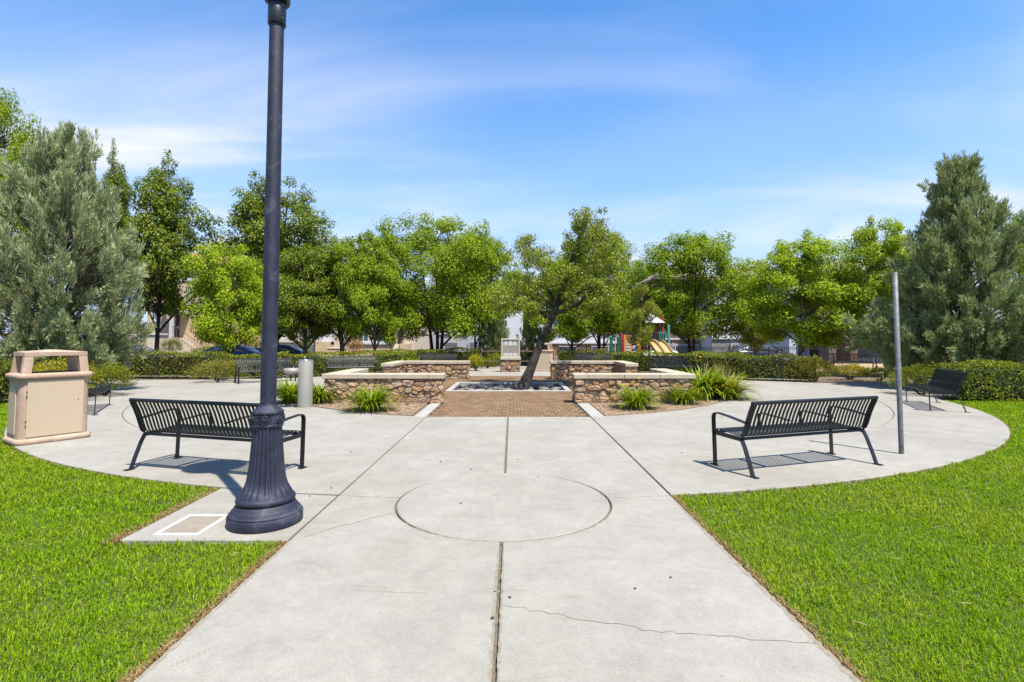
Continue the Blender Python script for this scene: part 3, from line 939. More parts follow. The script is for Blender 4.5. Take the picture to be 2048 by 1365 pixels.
# tufty height: low waves across the sward
wav = np.sin(gx * 5.1 + 1.3 * np.sin(gy * 3.7)) * np.sin(gy * 6.3 + 1.1 * np.sin(gx * 4.1))
wav2 = np.sin(gx * 11.3 + gy * 4.7) * np.sin(gy * 13.1 - gx * 5.9)
gl = gl * (1 + 0.25 * wav + 0.18 * wav2)
go = put('grass', blades(gx, gy, np.full(len(gx), -0.03), gl, gw, rng.uniform(0.1, 0.9, len(gx)), 'grass', 'grass'))
tag(go, 'bright green mown lawn on both sides of the walk', 'grass', kind='stuff')
# straw-coloured dry fringe along the cut edges
EX, EY = [], []
def edge(p, q, n, spread, off):
    t = rng.uniform(0, 1, n)
    d = np.array([q[0] - p[0], q[1] - p[1]]); L = np.hypot(*d); d /= L
    nrm = np.array([-d[1], d[0]])
    w = np.abs(rng.normal(0, spread, n)) + off
    clump = (np.sin(t * L * 9.0 + 2 * np.sin(t * L * 3.1)) + np.sin(t * L * 23.0) * 0.5) > rng.uniform(-1.6, 1.2, n)
    EX.append((p[0] + (q[0] - p[0]) * t + nrm[0] * w)[clump]); EY.append((p[1] + (q[1] - p[1]) * t + nrm[1] * w)[clump])
edge((PL, 1.5), (PL, 3.97), 9000, 0.028, 0.0)
edge((PR, 5.1), (PR, 1.5), 9000, 0.024, 0.004)
edge((-2.97, 3.95), (-2.97, 5.35), 7000, 0.055, -0.02)
edge((PL, 3.96), (-2.97, 3.96), 260, 0.02, -0.04)
for i in range(24):
    a0, a1 = R(-82 + i * 2.6), R(-82 + (i + 1) * 2.6)
    edge((CX + R_OUT * math.cos(a1), CY + R_OUT * math.sin(a1)), (CX + R_OUT * math.cos(a0), CY + R_OUT * math.sin(a0)), 150, 0.02, -0.01)
    b0, b1 = R(-105 - i * 2.6), R(-105 - (i + 1) * 2.6)
    edge((CX + R_OUT * math.cos(b0), CY + R_OUT * math.sin(b0)), (CX + R_OUT * math.cos(b1), CY + R_OUT * math.sin(b1)), 150, 0.02, -0.01)
ex, ey = np.concatenate(EX), np.concatenate(EY)
do = put('dry_grass', blades(ex, ey, np.full(len(ex), -0.03), 0.042 * rng.uniform(0.5, 1.2, len(ex)), 0.006 * rng.uniform(0.7, 1.3, len(ex)), rng.uniform(0.5, 1.4, len(ex)), 'dry_grass', 'dry_grass', zspread=1.6))
tag(do, 'straw coloured dry fringe where the lawn meets the concrete', 'grass', kind='stuff')

# ------------------------------------------------------------------ stone planter walls
def clip(poly, nx, ny, c):
    out = []
    for i in range(len(poly)):
        p, q = poly[i], poly[(i + 1) % len(poly)]
        dp, dq = nx * p[0] + ny * p[1] - c, nx * q[0] + ny * q[1] - c
        if dp <= 0: out.append(p)
        if dp * dq < 0:
            t = dp / (dp - dq)
            out.append((p[0] + (q[0] - p[0]) * t, p[1] + (q[1] - p[1]) * t))
    return out
def stone_cells(W, H, seed, sw=0.24, sh=0.125):
    """irregular rubble pattern: cells of jittered points, stretched sideways"""
    rnd = random.Random(seed)
    pts = []
    z = 0.0
    r = 0
    while z < H:
        h = sh * rnd.uniform(0.6, 1.45)
        x = -rnd.uniform(0, sw)
        while x < W + sw * 0.3:
            w = sw * rnd.choice((0.35, 0.5, 0.75, 1.0, 1.3, 1.7))
            pts.append((x + w / 2, z + h / 2 + rnd.uniform(-0.5, 0.5) * h))
            x += w
        z += h
        r += 1
    A = 1.55                      # anisotropy of the cells
    res = []
    for i, p in enumerate(pts):
        if not (-0.02 < p[0] < W + 0.02 and -0.02 < p[1] < H + 0.02):
            continue
        poly = [(0, 0), (W, 0), (W, H), (0, H)]
        for j, q in enumerate(pts):
            if i == j or abs(q[0] - p[0]) > 0.9 or abs(q[1] - p[1]) > 0.5: continue
            dx, dz = (q[0] - p[0]) / (A * A), (q[1] - p[1])
            mx_, mz_ = (p[0] + q[0]) / 2, (p[1] + q[1]) / 2
            poly = clip(poly, dx, dz, dx * mx_ + dz * mz_)
            if len(poly) < 3: break
        if len(poly) >= 3:
            ar = abs(sum(poly[k][0] * poly[(k + 1) % len(poly)][1] - poly[(k + 1) % len(poly)][0] * poly[k][1] for k in range(len(poly)))) / 2
            if ar > 0.0012: res.append(poly)
    return res
def stone_face(parent, origin, udir, ndir, W, H, seed, sw=0.24, sh=0.125):
    """stones set on a wall face: origin lower left corner, udir along, ndir outwards"""
    rnd = random.Random(seed + 99)
    O, U, N, Z = Vector(origin), Vector(udir), Vector(ndir), Vector((0, 0, 1))
    for poly in stone_cells(W, H, seed, sw, sh):
        cx = sum(p[0] for p in poly) / len(poly); cz = sum(p[1] for p in poly) / len(poly)
        # soften corners: cut each corner once
        pts = []
        n = len(poly)
        for i in range(n):
            a, b, c = poly[i - 1], poly[i], poly[(i + 1) % n]
            k = rnd.uniform(0.10, 0.22)
            pts.append((b[0] + (a[0] - b[0]) * k, b[1] + (a[1] - b[1]) * k))
            pts.append((b[0] + (c[0] - b[0]) * k, b[1] + (c[1] - b[1]) * k))
        n = len(pts)
        ext = max(max(p[0] for p in pts) - min(p[0] for p in pts), 0.05), max(max(p[1] for p in pts) - min(p[1] for p in pts), 0.04)
        def sc(f, g=0.0):
            return [(cx + (p[0] - cx) * max(0.2, f - g / ext[0]), cz + (p[1] - cz) * max(0.2, f - g / ext[1])) for p in pts]
        d = rnd.uniform(0.008, 0.05)
        tx, tz = rnd.uniform(-0.06, 0.06), rnd.uniform(-0.12, 0.05)
        rings = []
        for (f, g, dep) in ((1.0, 0.008, -0.02), (1.0, 0.010, d * 0.55), (0.92, 0.012, d * 0.95), (0.55, 0.012, d * 1.10)):
            rg = []
            for (x, z) in sc(f, g):
                jit = rnd.uniform(-0.006, 0.006) if dep > 0 else 0
                dd = dep + jit + ((x - cx) * tx + (z - cz) * tz if dep > 0 else 0)
                rg.append(O + U * x + Z * z + N * dd)
            rings.append(rg)
        c0 = O + U * cx + Z * cz
        rings = [[p - c0 for p in rg] for rg in rings]
        m = MB()
        m.loft(rings, smooth=False, close=False)
        m.add(rings[-1], [tuple(range(n))])
        flip = U.cross(Z).dot(N) < 0
        if flip:
            m.f = [f[::-1] for f in m.f]
        m.build('stone', 'stone', parent, c0)
WALL_H, CAP_T, TH = 0.575, 0.115, 0.36
def cap_run(parent, x0, x1, y0, y1, along, lens, seed):
    """coping blocks end to end with open joints"""
    t = (x0, x1) if along == 'x' else (y0, y1)
    p = t[0]
    L = t[1] - t[0]
    s = sum(lens)
    for l in lens:
        q = p + L * l / s
        m = MB()
        if along == 'x': m.box(p + 0.003, q - 0.003, y0, y1, 0, CAP_T, bevel=0.012)
        else: m.box(x0, x1, p + 0.003, q - 0.003, 0, CAP_T, bevel=0.012)
        m.build('coping_block', 'coping', parent, (0, 0, WALL_H))
        p = q
def planter(sx, sy, label, seed):
    """L-shaped wall: one arm across (along x), one arm towards the court's side entry (along y)"""
    root = empty('stone_planter_wall', (CX, CY, 0), 0, label, 'wall', 'stone planter walls round the tree court')
    xi, xo = 1.58, 4.38
    yo, yi, ye = 3.95, 3.95 - TH, 1.62
    X = lambda a, b: (min(sx * a, sx * b), max(sx * a, sx * b))
    Y = lambda a, b: (min(sy * a, sy * b), max(sy * a, sy * b))
    c = MB()
    c.box(*X(xi + 0.02, xo - 0.02), *Y(yi + 0.02, yo - 0.02), -0.15, WALL_H)
    c.box(*X(xo - TH + 0.02, xo - 0.025), *Y(ye + 0.02, yi + 0.025), -0.15, WALL_H - 0.002)
    c.build('core', 'mortar', root)
    # the faces turned to the walk and into the court
    yf = -yo if sy < 0 else yi          # face looking towards the camera (-y)
    x0, x1 = X(xi, xo) if sy < 0 else X(xi, xo - TH)
    sgn = -1
    stone_face(root, (x0, (sy * yo if sy < 0 else sy * yi) + 0.018, 0.0), (1, 0, 0), (0, -1, 0), x1 - x0, WALL_H - 0.004, seed)
    # end face at the walk
    ye0, ye1 = Y(yi, yo)
    stone_face(root, (sx * (xi + 0.018), ye0 if sx > 0 else ye0, 0), (0, 1, 0), (-sx, 0, 0), TH, WALL_H - 0.004, seed + 1, 0.2)
    # side arm: face into the court, face outwards, and its end
    ya, yb = Y(ye, yi if sy > 0 else yi)
    stone_face(root, (sx * (xo - TH + 0.018), ya, 0), (0, 1, 0), (-sx, 0, 0), yb - ya, WALL_H - 0.004, seed + 2)
    ya, yb = Y(ye, yo)
    stone_face(root, (sx * (xo - 0.018), ya, 0), (0, 1, 0), (sx, 0, 0), yb - ya, WALL_H - 0.004, seed + 3)
    xa, xb = X(xo - TH, xo)
    stone_face(root, (xa, sy * (ye + 0.018), 0), (1, 0, 0), (0, -sy, 0), TH, WALL_H - 0.004, seed + 4, 0.2)
    ov = 0.045
    a0, a1 = X(xi - ov, xo + ov)
    b0, b1 = Y(yi - ov, yo + ov)
    lens = (1.0, 1.0, 1.0, 0.42) if sx * sy > 0 and sy < 0 else (0.42, 1.0, 1.0, 1.0) if sy < 0 else (1.0, 1.0, 0.95, 0.6)
    if sx > 0 and sy > 0: lens = (0.5, 1, 1, 0.9)
    cap_run(root, a0, a1, b0, b1, 'x', lens, seed)
    a0, a1 = X(xo - TH - ov, xo + ov)
    b0, b1 = Y(ye - ov, yi - ov - 0.004)
    cap_run(root, a0, a1, b0, b1, 'y', (1, 1.05), seed + 1)
    return root
planter(-1, -1, 'low stone planter wall with beige coping, near left, beside the drinking fountain', 11)
planter(1, -1, 'low stone planter wall with beige coping, near right, behind the yellow lilies', 21)
planter(-1, 1, 'low stone planter wall with beige coping, far left, left of the notice board', 31)
planter(1, 1, 'low stone planter wall with beige coping, far right, beside the far litter bin', 41)

# rocks in the tree well
rk = random.Random(3)
def rock_mesh(seed):
    r = random.Random(seed)
    bm = bmesh.new()
    bmesh.ops.create_icosphere(bm, subdivisions=2, radius=1.0)
    for v in bm.verts:
        k = 1 + 0.22 * math.sin(v.co.x * 3 + seed) * math.sin(v.co.y * 2.7 + seed * 2) + r.uniform(-0.07, 0.07)
        v.co = Vector((v.co.x * k, v.co.y * k * 0.8, v.co.z * k * 0.6))
    me = bpy.data.meshes.new('river_rock')
    bm.to_mesh(me); bm.free()
    me.materials.append(MATS['rock'])
    return me
rocks = [rock_mesh(i) for i in range(4)]
for i in range(110):
    x = rk.uniform(w0 + 0.25, w1 - 0.25)
    y = v0 + 0.25 + (v1 - v0 - 0.5) * (rk.random() ** 0.8)
    if math.hypot(x - 0.3, y - 17.0) < 0.34: continue
    s = rk.uniform(0.06, 0.16)
    o = put('river_rock', rocks[i % 4], None, (x, y, -0.165 + s * 0.42), rk.uniform(0, 6.28))
    o.scale = (s * rk.uniform(0.9, 1.4), s, s)
    tag(o, 'grey-brown river rock lying in the sunken tree well', 'rock', 'river rocks in the tree well')

# ------------------------------------------------------------------ benches
def strap_profile():
    """side view (y forward, z up) of one steel strap: seat front roll, seat, back"""
    P = [(0.455, 0.385), (0.462, 0.41), (0.45, 0.43), (0.42, 0.437), (0.30, 0.425), (0.16, 0.408), (0.06, 0.402), (0.005, 0.412), (-0.03, 0.44), (-0.055, 0.50), (-0.085, 0.59), (-0.125, 0.69), (-0.175, 0.79)]
    return P
BL = 1.86
def make_bench():
    root = empty('park_bench')
    NS = 33
    sp = MB().tube([(0, y, z) for y, z in strap_profile()], 0, flat=(0.0145, 0.003, (1, 0, 0))).mesh('slat', 'bench_paint')
    for i in range(NS):
        x = -BL / 2 + 0.05 + (BL - 0.10) * i / (NS - 1)
        put('slat', sp, root, (x, 0, 0))
    MB().tube([(-BL / 2 - 0.012, -0.182, 0.805), (BL / 2 + 0.012, -0.182, 0.805)], 0.021, 12).build('top_rail', 'bench_paint', root)
    MB().tube([(-BL / 2, 0.445, 0.395), (BL / 2, 0.445, 0.395)], 0.018, 10).build('front_rail', 'bench_paint', root)
    MB().tube([(-BL / 2, 0.0, 0.388), (BL / 2, 0.0, 0.388)], 0.018, 10).build('rear_rail', 'bench_paint', root)
    fl = (0.026, 0.0065, (1, 0, 0))
    for s in (-1, 1):
        x = s * (BL / 2)
        a = MB().tube([(x, 0.44, 0.012), (x, 0.445, 0.2), (x, 0.45, 0.40), (x, 0.455, 0.55), (x, 0.452, 0.585), (x, 0.438, 0.612), (x, 0.41, 0.627), (x, 0.37, 0.63), (x, 0.20, 0.615), (x, 0.03, 0.59), (x, -0.088, 0.572)], 0, flat=fl)
        a.build('armrest', 'bench_paint', root)
        MB().tube([(x, 0.0, 0.385), (x, -0.045, 0.30), (x, -0.11, 0.14), (x, -0.155, 0.012)], 0, flat=fl).build('leg', 'bench_paint', root)
        MB().tube([(x, 0.448, 0.39), (x, 0.2, 0.385), (x, 0.0, 0.38)], 0, flat=(0.007, 0.024, (1, 0, 0))).build('seat_bar', 'bench_paint', root)
        MB().tube([(x, y - 0.004, z) for y, z in strap_profile()[7:]] , 0, flat=(0.008, 0.02, (1, 0, 0))).build('back_bar', 'bench_paint', root)
        MB().box(x - 0.03, x + 0.03, 0.40, 0.50, 0.001, 0.012, bevel=0.003).build('foot', 'bench_paint', root)
        MB().box(x - 0.03, x + 0.03, -0.225, -0.13, 0.001, 0.012, bevel=0.003).build('foot', 'bench_paint', root)
        xd = s * 0.33
        MB().tube([(xd, 0.36, 0.44), (xd, 0.365, 0.55), (xd, 0.355, 0.59), (xd, 0.325, 0.607), (xd, 0.18, 0.60), (xd, 0.0, 0.585), (xd, -0.09, 0.575)], 0, flat=(0.02, 0.005, (1, 0, 0))).build('divider_arm', 'bench_paint', root)
    return root
bench0 = make_bench()
GB = 'black steel strap benches round the plaza'
def facing(dx, dy):
    return math.atan2(dy, dx) - math.pi / 2
benches = [
    (3.46, 6.18, R(18.6), 'black steel strap bench with its back to us on the right, by the grey pole'),
    (-3.47, 5.97, R(-16), 'black steel strap bench with its back to us on the left, behind the lamp post'),
    (9.63, 11.7, R(65), 'black steel strap bench on the right against the clipped hedge, seen from its end'),
    (-9.16, 10.98, R(-59.4), 'black steel strap bench on the left, half hidden behind the litter bin'),
    (-8.85, 18.65, facing(0.62, -0.78), 'black steel strap bench left of the drinking fountain, partly behind the lamp post'),
    (-6.55, 21.2, facing(0.32, -0.95), 'black steel strap bench facing us above the near left stone wall'),
    (-3.65, 25.3, facing(0.05, -1.0), 'black steel strap bench whose back shows above the far left stone wall'),
    (6.75, 21.6, facing(-0.40, -0.92), 'black steel strap bench facing us above the walls, left of the tall lilies'),
    (4.0, 25.4, facing(-0.2, -1.0), 'black steel strap bench behind the far right wall, right of the far litter bin'),
    (17.1, 26.2, facing(0.75, 0.66), 'black steel strap bench on the playground, behind the yellow shrub'),
]
for i, (x, y, rz, lab) in enumerate(benches):
    b = bench0 if i == 0 else copy_tree(bench0)
    b.location = (x, y, 0.0 if y < 24 else -0.01)
    b.rotation_euler = (0, 0, rz)
    tag(b, lab, 'bench', GB)

# ------------------------------------------------------------------ lamp post
def make_lamp():
    root = empty('street_lamp')
    pl = MB().lathe([(0.285, 0.0), (0.29, 0.01), (0.29, 0.072), (0.284, 0.08)], 48).build('plinth', 'lamp_paint', root)
    MB().lathe([(0.276, 0.08), (0.279, 0.09), (0.272, 0.098), (0.262, 0.104), (0.262, 0.112), (0.248, 0.125), (0.236, 0.145), (0.226, 0.160), (0.215, 0.166)], 48).build('base_step', 'lamp_paint', root)
    MB().lathe([(0.205, 0.164), (0.222, 0.172), (0.229, 0.188), (0.226, 0.206), (0.214, 0.218), (0.206, 0.222)], 48).build('base_ring', 'lamp_paint', root)
    prof = [(0.208, 0.221), (0.198, 0.245), (0.183, 0.27), (0.168, 0.30), (0.155, 0.34), (0.146, 0.39), (0.138, 0.45), (0.131, 0.53), (0.124, 0.62), (0.118, 0.70), (0.113, 0.755), (0.112, 0.775)]
    dep = [0.0, 0.003, 0.016, 0.019, 0.018, 0.017, 0.016, 0.014, 0.013, 0.012, 0.009, 0.0]
    MB().lathe(prof, 176, flutes=22, depth=dep).build('fluted_shaft', 'lamp_paint', root)
    band = MB().lathe([(0.112, 0.772), (0.122, 0.785), (0.125, 0.80), (0.120, 0.806), (0.119, 0.885), (0.124, 0.89), (0.124, 0.905), (0.112, 0.918), (0.085, 0.938), (0.066, 0.955), (0.064, 0.968)], 48).build('collar', 'lamp_paint', root)
    # cast ornament: rosettes and a rope pattern between them
    for k in range(6):
        a = 2 * math.pi * (k + 0.55) / 6
        m = MB()
        d = Vector((math.cos(a), math.sin(a), 0)); t = Vector((-d.y, d.x, 0)); z = Vector((0, 0, 1))
        c = d * 0.119 + z * 0.845
        ringp = [c + (t * math.cos(b) + z * math.sin(b)) * 0.033 + d * 0.004 for b in [2 * math.pi * i / 14 for i in range(15)]]
        m.tube(ringp, 0.006, 6, caps=False)
        for i in range(6):
            b = 2 * math.pi * i / 6
            p = c + (t * math.cos(b) + z * math.sin(b)) * 0.016 + d * 0.005
            m.tube([c + d * 0.006, p, c + (t * math.cos(b) + z * math.sin(b)) * 0.027 + d * 0.004], [0.004, 0.0095, 0.003], 6)
        m.tube([c, c + d * 0.012], [0.008, 0.005], 8)
        m.build('rosette', 'lamp_paint', root)
        m = MB()
        for j in range(4):
            b0 = a + (0.33 + j * 0.13); b1 = b0 + 0.10
            m.tube([Vector((math.cos(b0), math.sin(b0), 0)) * 0.121 + z * 0.815, Vector((math.cos(b1), math.sin(b1), 0)) * 0.123 + z * 0.875], 0.007, 6)
        m.build('rope_band', 'lamp_paint', root)
    MB().lathe([(0.0625, 0.96), (0.0615, 2.0), (0.0595, 3.2), (0.0585, 4.43)], 32).build('pole', 'lamp_paint', root)
    ZT = 4.22
    top = MB().lathe([(0.069, ZT), (0.073, ZT + 0.005), (0.073, ZT + 0.20), (0.069, ZT + 0.205)], 32).build('top_sleeve', 'lamp_dark', root)
    for zz in (ZT + 0.04, ZT + 0.15):
        for k in range(4):
            a = 2 * math.pi * (k + 0.5) / 4
            dv = Vector((math.cos(a), math.sin(a), 0))
            MB().tube([dv * 0.069 + Vector((0, 0, zz)), dv * 0.092 + Vector((0, 0, zz))], 0.005, 6).build('set_screw', 'chrome', top)
    MB().lathe([(0.10, ZT + 0.205), (0.105, ZT + 0.22), (0.105, ZT + 0.27), (0.075, ZT + 0.30), (0.055, ZT + 0.38), (0.06, ZT + 0.48), (0.12, ZT + 0.53), (0.15, ZT + 0.59)], 32).build('head_base', 'lamp_dark', root)
    MB().lathe([(0.13, 4.81), (0.19, 4.92), (0.215, 5.05), (0.20, 5.14)], 32).build('globe', 'lamp_glass', root)
    MB().lathe([(0.34, 5.12), (0.345, 5.14), (0.30, 5.18), (0.20, 5.30), (0.10, 5.40), (0.03, 5.44), (0.015, 5.52), (0.001, 5.56)], 32).build('hood', 'lamp_dark', root)
    # hand-hole cover on the back of the base
    MB().box(-0.045, 0.045, 0.118, 0.128, 0.50, 0.66, bevel=0.004).build('access_door', 'lamp_paint', root)
    return root
lx, ly = G(531, 1043)
lamp0 = make_lamp()
lamp0.location = (lx, ly, 0)
lamp0.rotation_euler = (0, 0, R(10))
tag(lamp0, 'tall dark blue-black lamp post with fluted cast base, beside the walk', 'lamp post', 'lamp posts')
l2 = copy_tree(lamp0)
l2.location = (XX(959, 30.5), 30.5, -0.2)
tag(l2, 'distant dark lamp post left of the notice board, under the trees', 'lamp post', 'lamp posts')
# smaller hooded light at the playground
pr = empty('street_lamp', (XX(1238, 32), 32, FAR_Z), 0, 'short dark red lamp post with grey hood behind the playground', 'lamp post')
MB().lathe([(0.10, 0.0), (0.10, 0.2), (0.06, 0.25), (0.06, 2.55)], 14).build('pole', 'play_brown', pr)
MB().lathe([(0.07, 2.55), (0.15, 2.62), (0.15, 2.8)], 16).build('globe', 'lamp_glass', pr)
MB().lathe([(0.26, 2.79), (0.26, 2.82), (0.14, 2.95), (0.02, 3.0)], 16).build('hood', 'galvanised', pr)

# bare grey sign pole
sx_, sy_ = G(1803, 908)
sp_ = empty('sign_pole', (sx_, sy_, 0), 0, 'bare grey galvanised steel pole without a sign, by the right bench', 'pole')
h_ = ZZ(545, sy_)
tb = MB()
rr_ = 0.030
ro = [(rr_, 0.0), (rr_, h_), (rr_ - 0.004, h_ + 0.001), (rr_ - 0.004, h_ - 0.12)]
tb.lathe(ro, 20).build('tube', 'galvanised', sp_)
for zz in (0.72, 0.55, 0.38, 0.24):
    a = R(-35)
    MB().tube([(rr_ * math.cos(a), rr_ * math.sin(a), zz), ((rr_ + 0.012) * math.cos(a), (rr_ + 0.012) * math.sin(a), zz)], 0.006, 6).build('bolt', 'chrome', sp_)

# ------------------------------------------------------------------ litter bin
def make_bin():
    root = empty('litter_bin')
    W, D = 0.41, 0.31
    def rr(w, d, r, n=5):
        p = []
        for cx, cy, a0 in ((w - r, d - r, 0), (-w + r, d - r, 90), (-w + r, -d + r, 180), (w - r, -d + r, 270)):
            p += [(cx + r * math.cos(R(a0 + 90 * i / n)), cy + r * math.sin(R(a0 + 90 * i / n))) for i in range(n + 1)]
        return p
    def rounded(name, w, d, r, levels, parent, mat='bin_stone'):
        m = MB()
        m.loft([[(x, y, z) for x, y in rr(w + o, d + o, r)] for o, z in levels])
        return m.build(name, mat, parent)
    rounded('base', W + 0.035, D + 0.035, 0.09, [(-0.01, 0.0), (0, 0.008), (0, 0.055), (-0.012, 0.072), (-0.03, 0.08)], root)
    rounded('body', W, D, 0.10, [(0, 0.075), (-0.004, 0.93)], root)
    rounded('shelf', W + 0.04, D + 0.04, 0.10, [(-0.04, 0.93), (-0.008, 0.938), (0.0, 0.955), (0.0, 0.985), (-0.008, 1.002), (-0.035, 1.01)], root)
    rounded('liner', W - 0.09, D - 0.09, 0.05, [(0, 1.008), (0, 1.016)], root, 'bin_dark')
    # doors: flat exposed panels on front and back, arched insets at the ends
    for s in (-1, 1):
        d = MB().box(-W + 0.085, W - 0.085, min(s * D, s * (D + 0.008)), max(s * D, s * (D + 0.008)), 0.10, 0.915, bevel=0.004).build('door', 'bin_panel', root)
        MB().tube([(W - 0.15, s * (D + 0.006), 0.60), (W - 0.15, s * (D + 0.014), 0.60)], 0.007, 8).build('lock', 'bin_dark', d)
        for zz in (0.26, 0.33, 0.68, 0.75):
            MB().box(-W + 0.072, -W + 0.088, min(s * (D + 0.001), s * (D + 0.013)), max(s * (D + 0.001), s * (D + 0.013)), zz, zz + 0.016).build('hinge', 'galvanised', d)
        m = MB()
        pts = [(-0.17, 0.14), (0.17, 0.14), (0.17, 0.66)] + [(0.17 * math.cos(a), 0.66 + 0.2 * math.sin(a)) for a in [math.pi * i / 10 for i in range(1, 10)]] + [(-0.17, 0.66)]
        x0, x1 = s * (W - 0.001), s * (W + 0.010)
        vs = [(x0, y, z) for y, z in pts] + [(x1, y * 0.96, 0.14 + (z - 0.14) * 0.98 + 0.006) for y, z in pts]
        n = len(pts)
        m.add(vs, [(i, (i + 1) % n, n + (i + 1) % n, n + i) for i in range(n)] + [tuple(range(n, 2 * n))])
        m.build('end_panel', 'bin_panel', root)
    # hood: four tapering corner posts and a slightly pitched roof
    for sx in (-1, 1):
        for sy in (-1, 1):
            hood = MB()
            rings = []
            for z, k in ((1.005, 1.0), (1.265, 0.93)):
                ox, oy = sx * (W - 0.02) * k, sy * (D - 0.02) * k
                ix, iy = ox - sx * 0.105, oy - sy * 0.085
                q = [(ox, oy, z), (ix, oy, z), (ix, iy, z), (ox, iy, z)]
                if sx * sy < 0: q = q[::-1]
                rings.append(q)
            hood.loft(rings, smooth=False).build('hood_post', 'bin_stone', root)
    r = MB()
    a, b = (W - 0.02) * 0.93 + 0.003, (D - 0.02) * 0.93 + 0.003
    vs = [(-a, -b, 1.262), (a, -b, 1.262), (a, b, 1.262), (-a, b, 1.262), (-a, -b, 1.318), (a, -b, 1.318), (a, b, 1.318), (-a, b, 1.318), (-0.04, 0, 1.352), (0.04, 0, 1.352)]
    r.add(vs, [(3, 2, 1, 0), (0, 1, 5, 4), (1, 2, 6, 5), (2, 3, 7, 6), (3, 0, 4, 7), (4, 5, 9, 8), (6, 7, 8, 9), (5, 6, 9), (7, 4, 8)])
    r.build('hood_roof', 'bin_stone', root)
    return root
bin0 = make_bin()
p0, p1 = Vector(G(35, 893)), Vector(G(178, 875))
bd = (p1 - p0).normalized()
bn = Vector((-bd.y, bd.x))
bc = (p0 + p1) / 2 + bn * 0.33
bin0.location = (bc.x, bc.y, 0)
bin0.rotation_euler = (0, 0, math.atan2(bd.y, bd.x))
tag(bin0, 'large tan concrete litter bin with open hood at the left lawn edge', 'litter bin', 'concrete litter bins')
b2 = copy_tree(bin0)
b2.location = (XX(1087, 25.2), 25.2, 0)
b2.rotation_euler = (0, 0, R(-16))
tag(b2, 'distant tan concrete litter bin right of the notice board, behind the leaning trunk', 'litter bin', 'concrete litter bins')

# ------------------------------------------------------------------ utility box in the lamp pad
q = [Vector(G(*p)) for p in ((307, 1068), (400, 1074), (456, 1032), (380, 1030))]
cxy = sum(q, Vector((0, 0))) / 4
ub = empty('utility_box', (cxy.x, cxy.y, 0), 0, 'flush utility box with white rim beside the lamp base', 'utility box')
UX, UY = 0.178, 0.228
def frame_ring(m, X, Y, w, z0, z1):
    m.box(-X, X, -Y, -Y + w, z0, z1, bevel=0.004); m.box(-X, X, Y - w, Y, z0, z1, bevel=0.004)
    m.box(-X, -X + w, -Y + w, Y - w, z0, z1, bevel=0.004); m.box(X - w, X, -Y + w, Y - w, z0, z1, bevel=0.004)
m = MB(); frame_ring(m, UX, UY, 0.032, -0.05, 0.008); m.build('rim', 'white_frame', ub)
MB().box(-UX + 0.034, UX - 0.034, -UY + 0.034, UY - 0.034, -0.05, 0.004, bevel=0.003).build('lid', 'box_cover', ub)

# ------------------------------------------------------------------ drinking fountain
fx, fy = G(610, 816)
df = empty('drinking_fountain', (fx, fy, 0), 0, 'grey cylindrical drinking fountain with low side bowl, left of the stone wall', 'drinking fountain')
FH = ZZ(721, fy)
MB().lathe([(0.155, 0.0), (0.155, FH - 0.01), (0.150, FH)], 32).build('pedestal', 'fountain_steel', df)
MB().lathe([(0.16, 0.0), (0.185, 0.0), (0.185, 0.012), (0.16, 0.014)], 32).build('base_plate', 'concrete_light', df)
MB().lathe([(0.12, FH + 0.0), (0.13, FH + 0.004), (0.155, FH + 0.018), (0.157, FH + 0.006), (0.154, FH - 0.004)], 32).build('bowl_rim', 'chrome', df)
MB().lathe([(0.02, FH), (0.022, FH + 0.03), (0.012, FH + 0.05), (0.018, FH + 0.06), (0.006, FH + 0.075)], 12, (-0.03, 0.02)).build('bubbler', 'chrome', df)
arm = MB().lathe([(0.10, 0.735), (0.165, 0.745), (0.178, 0.80), (0.178, 0.865), (0.168, 0.868), (0.15, 0.855), (0.05, 0.845)], 28, (-0.29, -0.02)).build('side_bowl', 'fountain_steel', df)
MB().box(-0.26, -0.10, -0.09, 0.07, 0.745, 0.858, bevel=0.01).build('bracket', 'fountain_steel', df)
MB().lathe([(0.018, 0.845), (0.018, 0.89), (0.01, 0.905), (0.014, 0.915), (0.004, 0.925)], 12, (-0.27, 0.0)).build('bubbler', 'chrome', arm)
MB().box(-0.165, -0.145, -0.05, -0.02, FH - 0.13, FH - 0.09, bevel=0.004).build('push_button', 'chrome', df)
MB().box(-0.165, -0.145, 0.02, 0.05, FH - 0.13, FH - 0.09, bevel=0.004).build('push_button', 'chrome', df)

# ------------------------------------------------------------------ notice board
kx, ky = G(1021, 744)
kb_ = empty('notice_board', (kx, ky, 0), 0, 'beige notice board with white papers on a stone base', 'notice board')
KW = 0.43
MB().box(-KW + 0.02, KW - 0.02, -0.18, 0.18, 0, 0.56).build('base_core', 'mortar', kb_)
stone_face(kb_, (-KW, -0.17, 0), (1, 0, 0), (0, -1, 0), 2 * KW, 0.56, 71, 0.26, 0.16)
stone_face(kb_, (-KW + 0.01, -0.17, 0), (0, 1, 0), (-1, 0, 0), 0.34, 0.56, 72, 0.24, 0.16)
stone_face(kb_, (KW - 0.01, -0.17, 0), (0, 1, 0), (1, 0, 0), 0.34, 0.56, 73, 0.24, 0.16)
MB().box(-KW - 0.05, KW + 0.05, -0.25, 0.25, 0.565, 0.70, bevel=0.015).build('ledge', 'kiosk_precast', kb_)
m = MB(); 
m.box(-KW - 0.01, -KW + 0.06, -0.12, 0.12, 0.70, 1.56, bevel=0.01); m.box(KW - 0.06, KW + 0.01, -0.12, 0.12, 0.70, 1.56, bevel=0.01)
m.box(-KW + 0.06, KW - 0.06, -0.12, 0.12, 1.49, 1.56, bevel=0.01); m.box(-KW + 0.06, KW - 0.06, -0.12, 0.12, 0.70, 0.745, bevel=0.01)
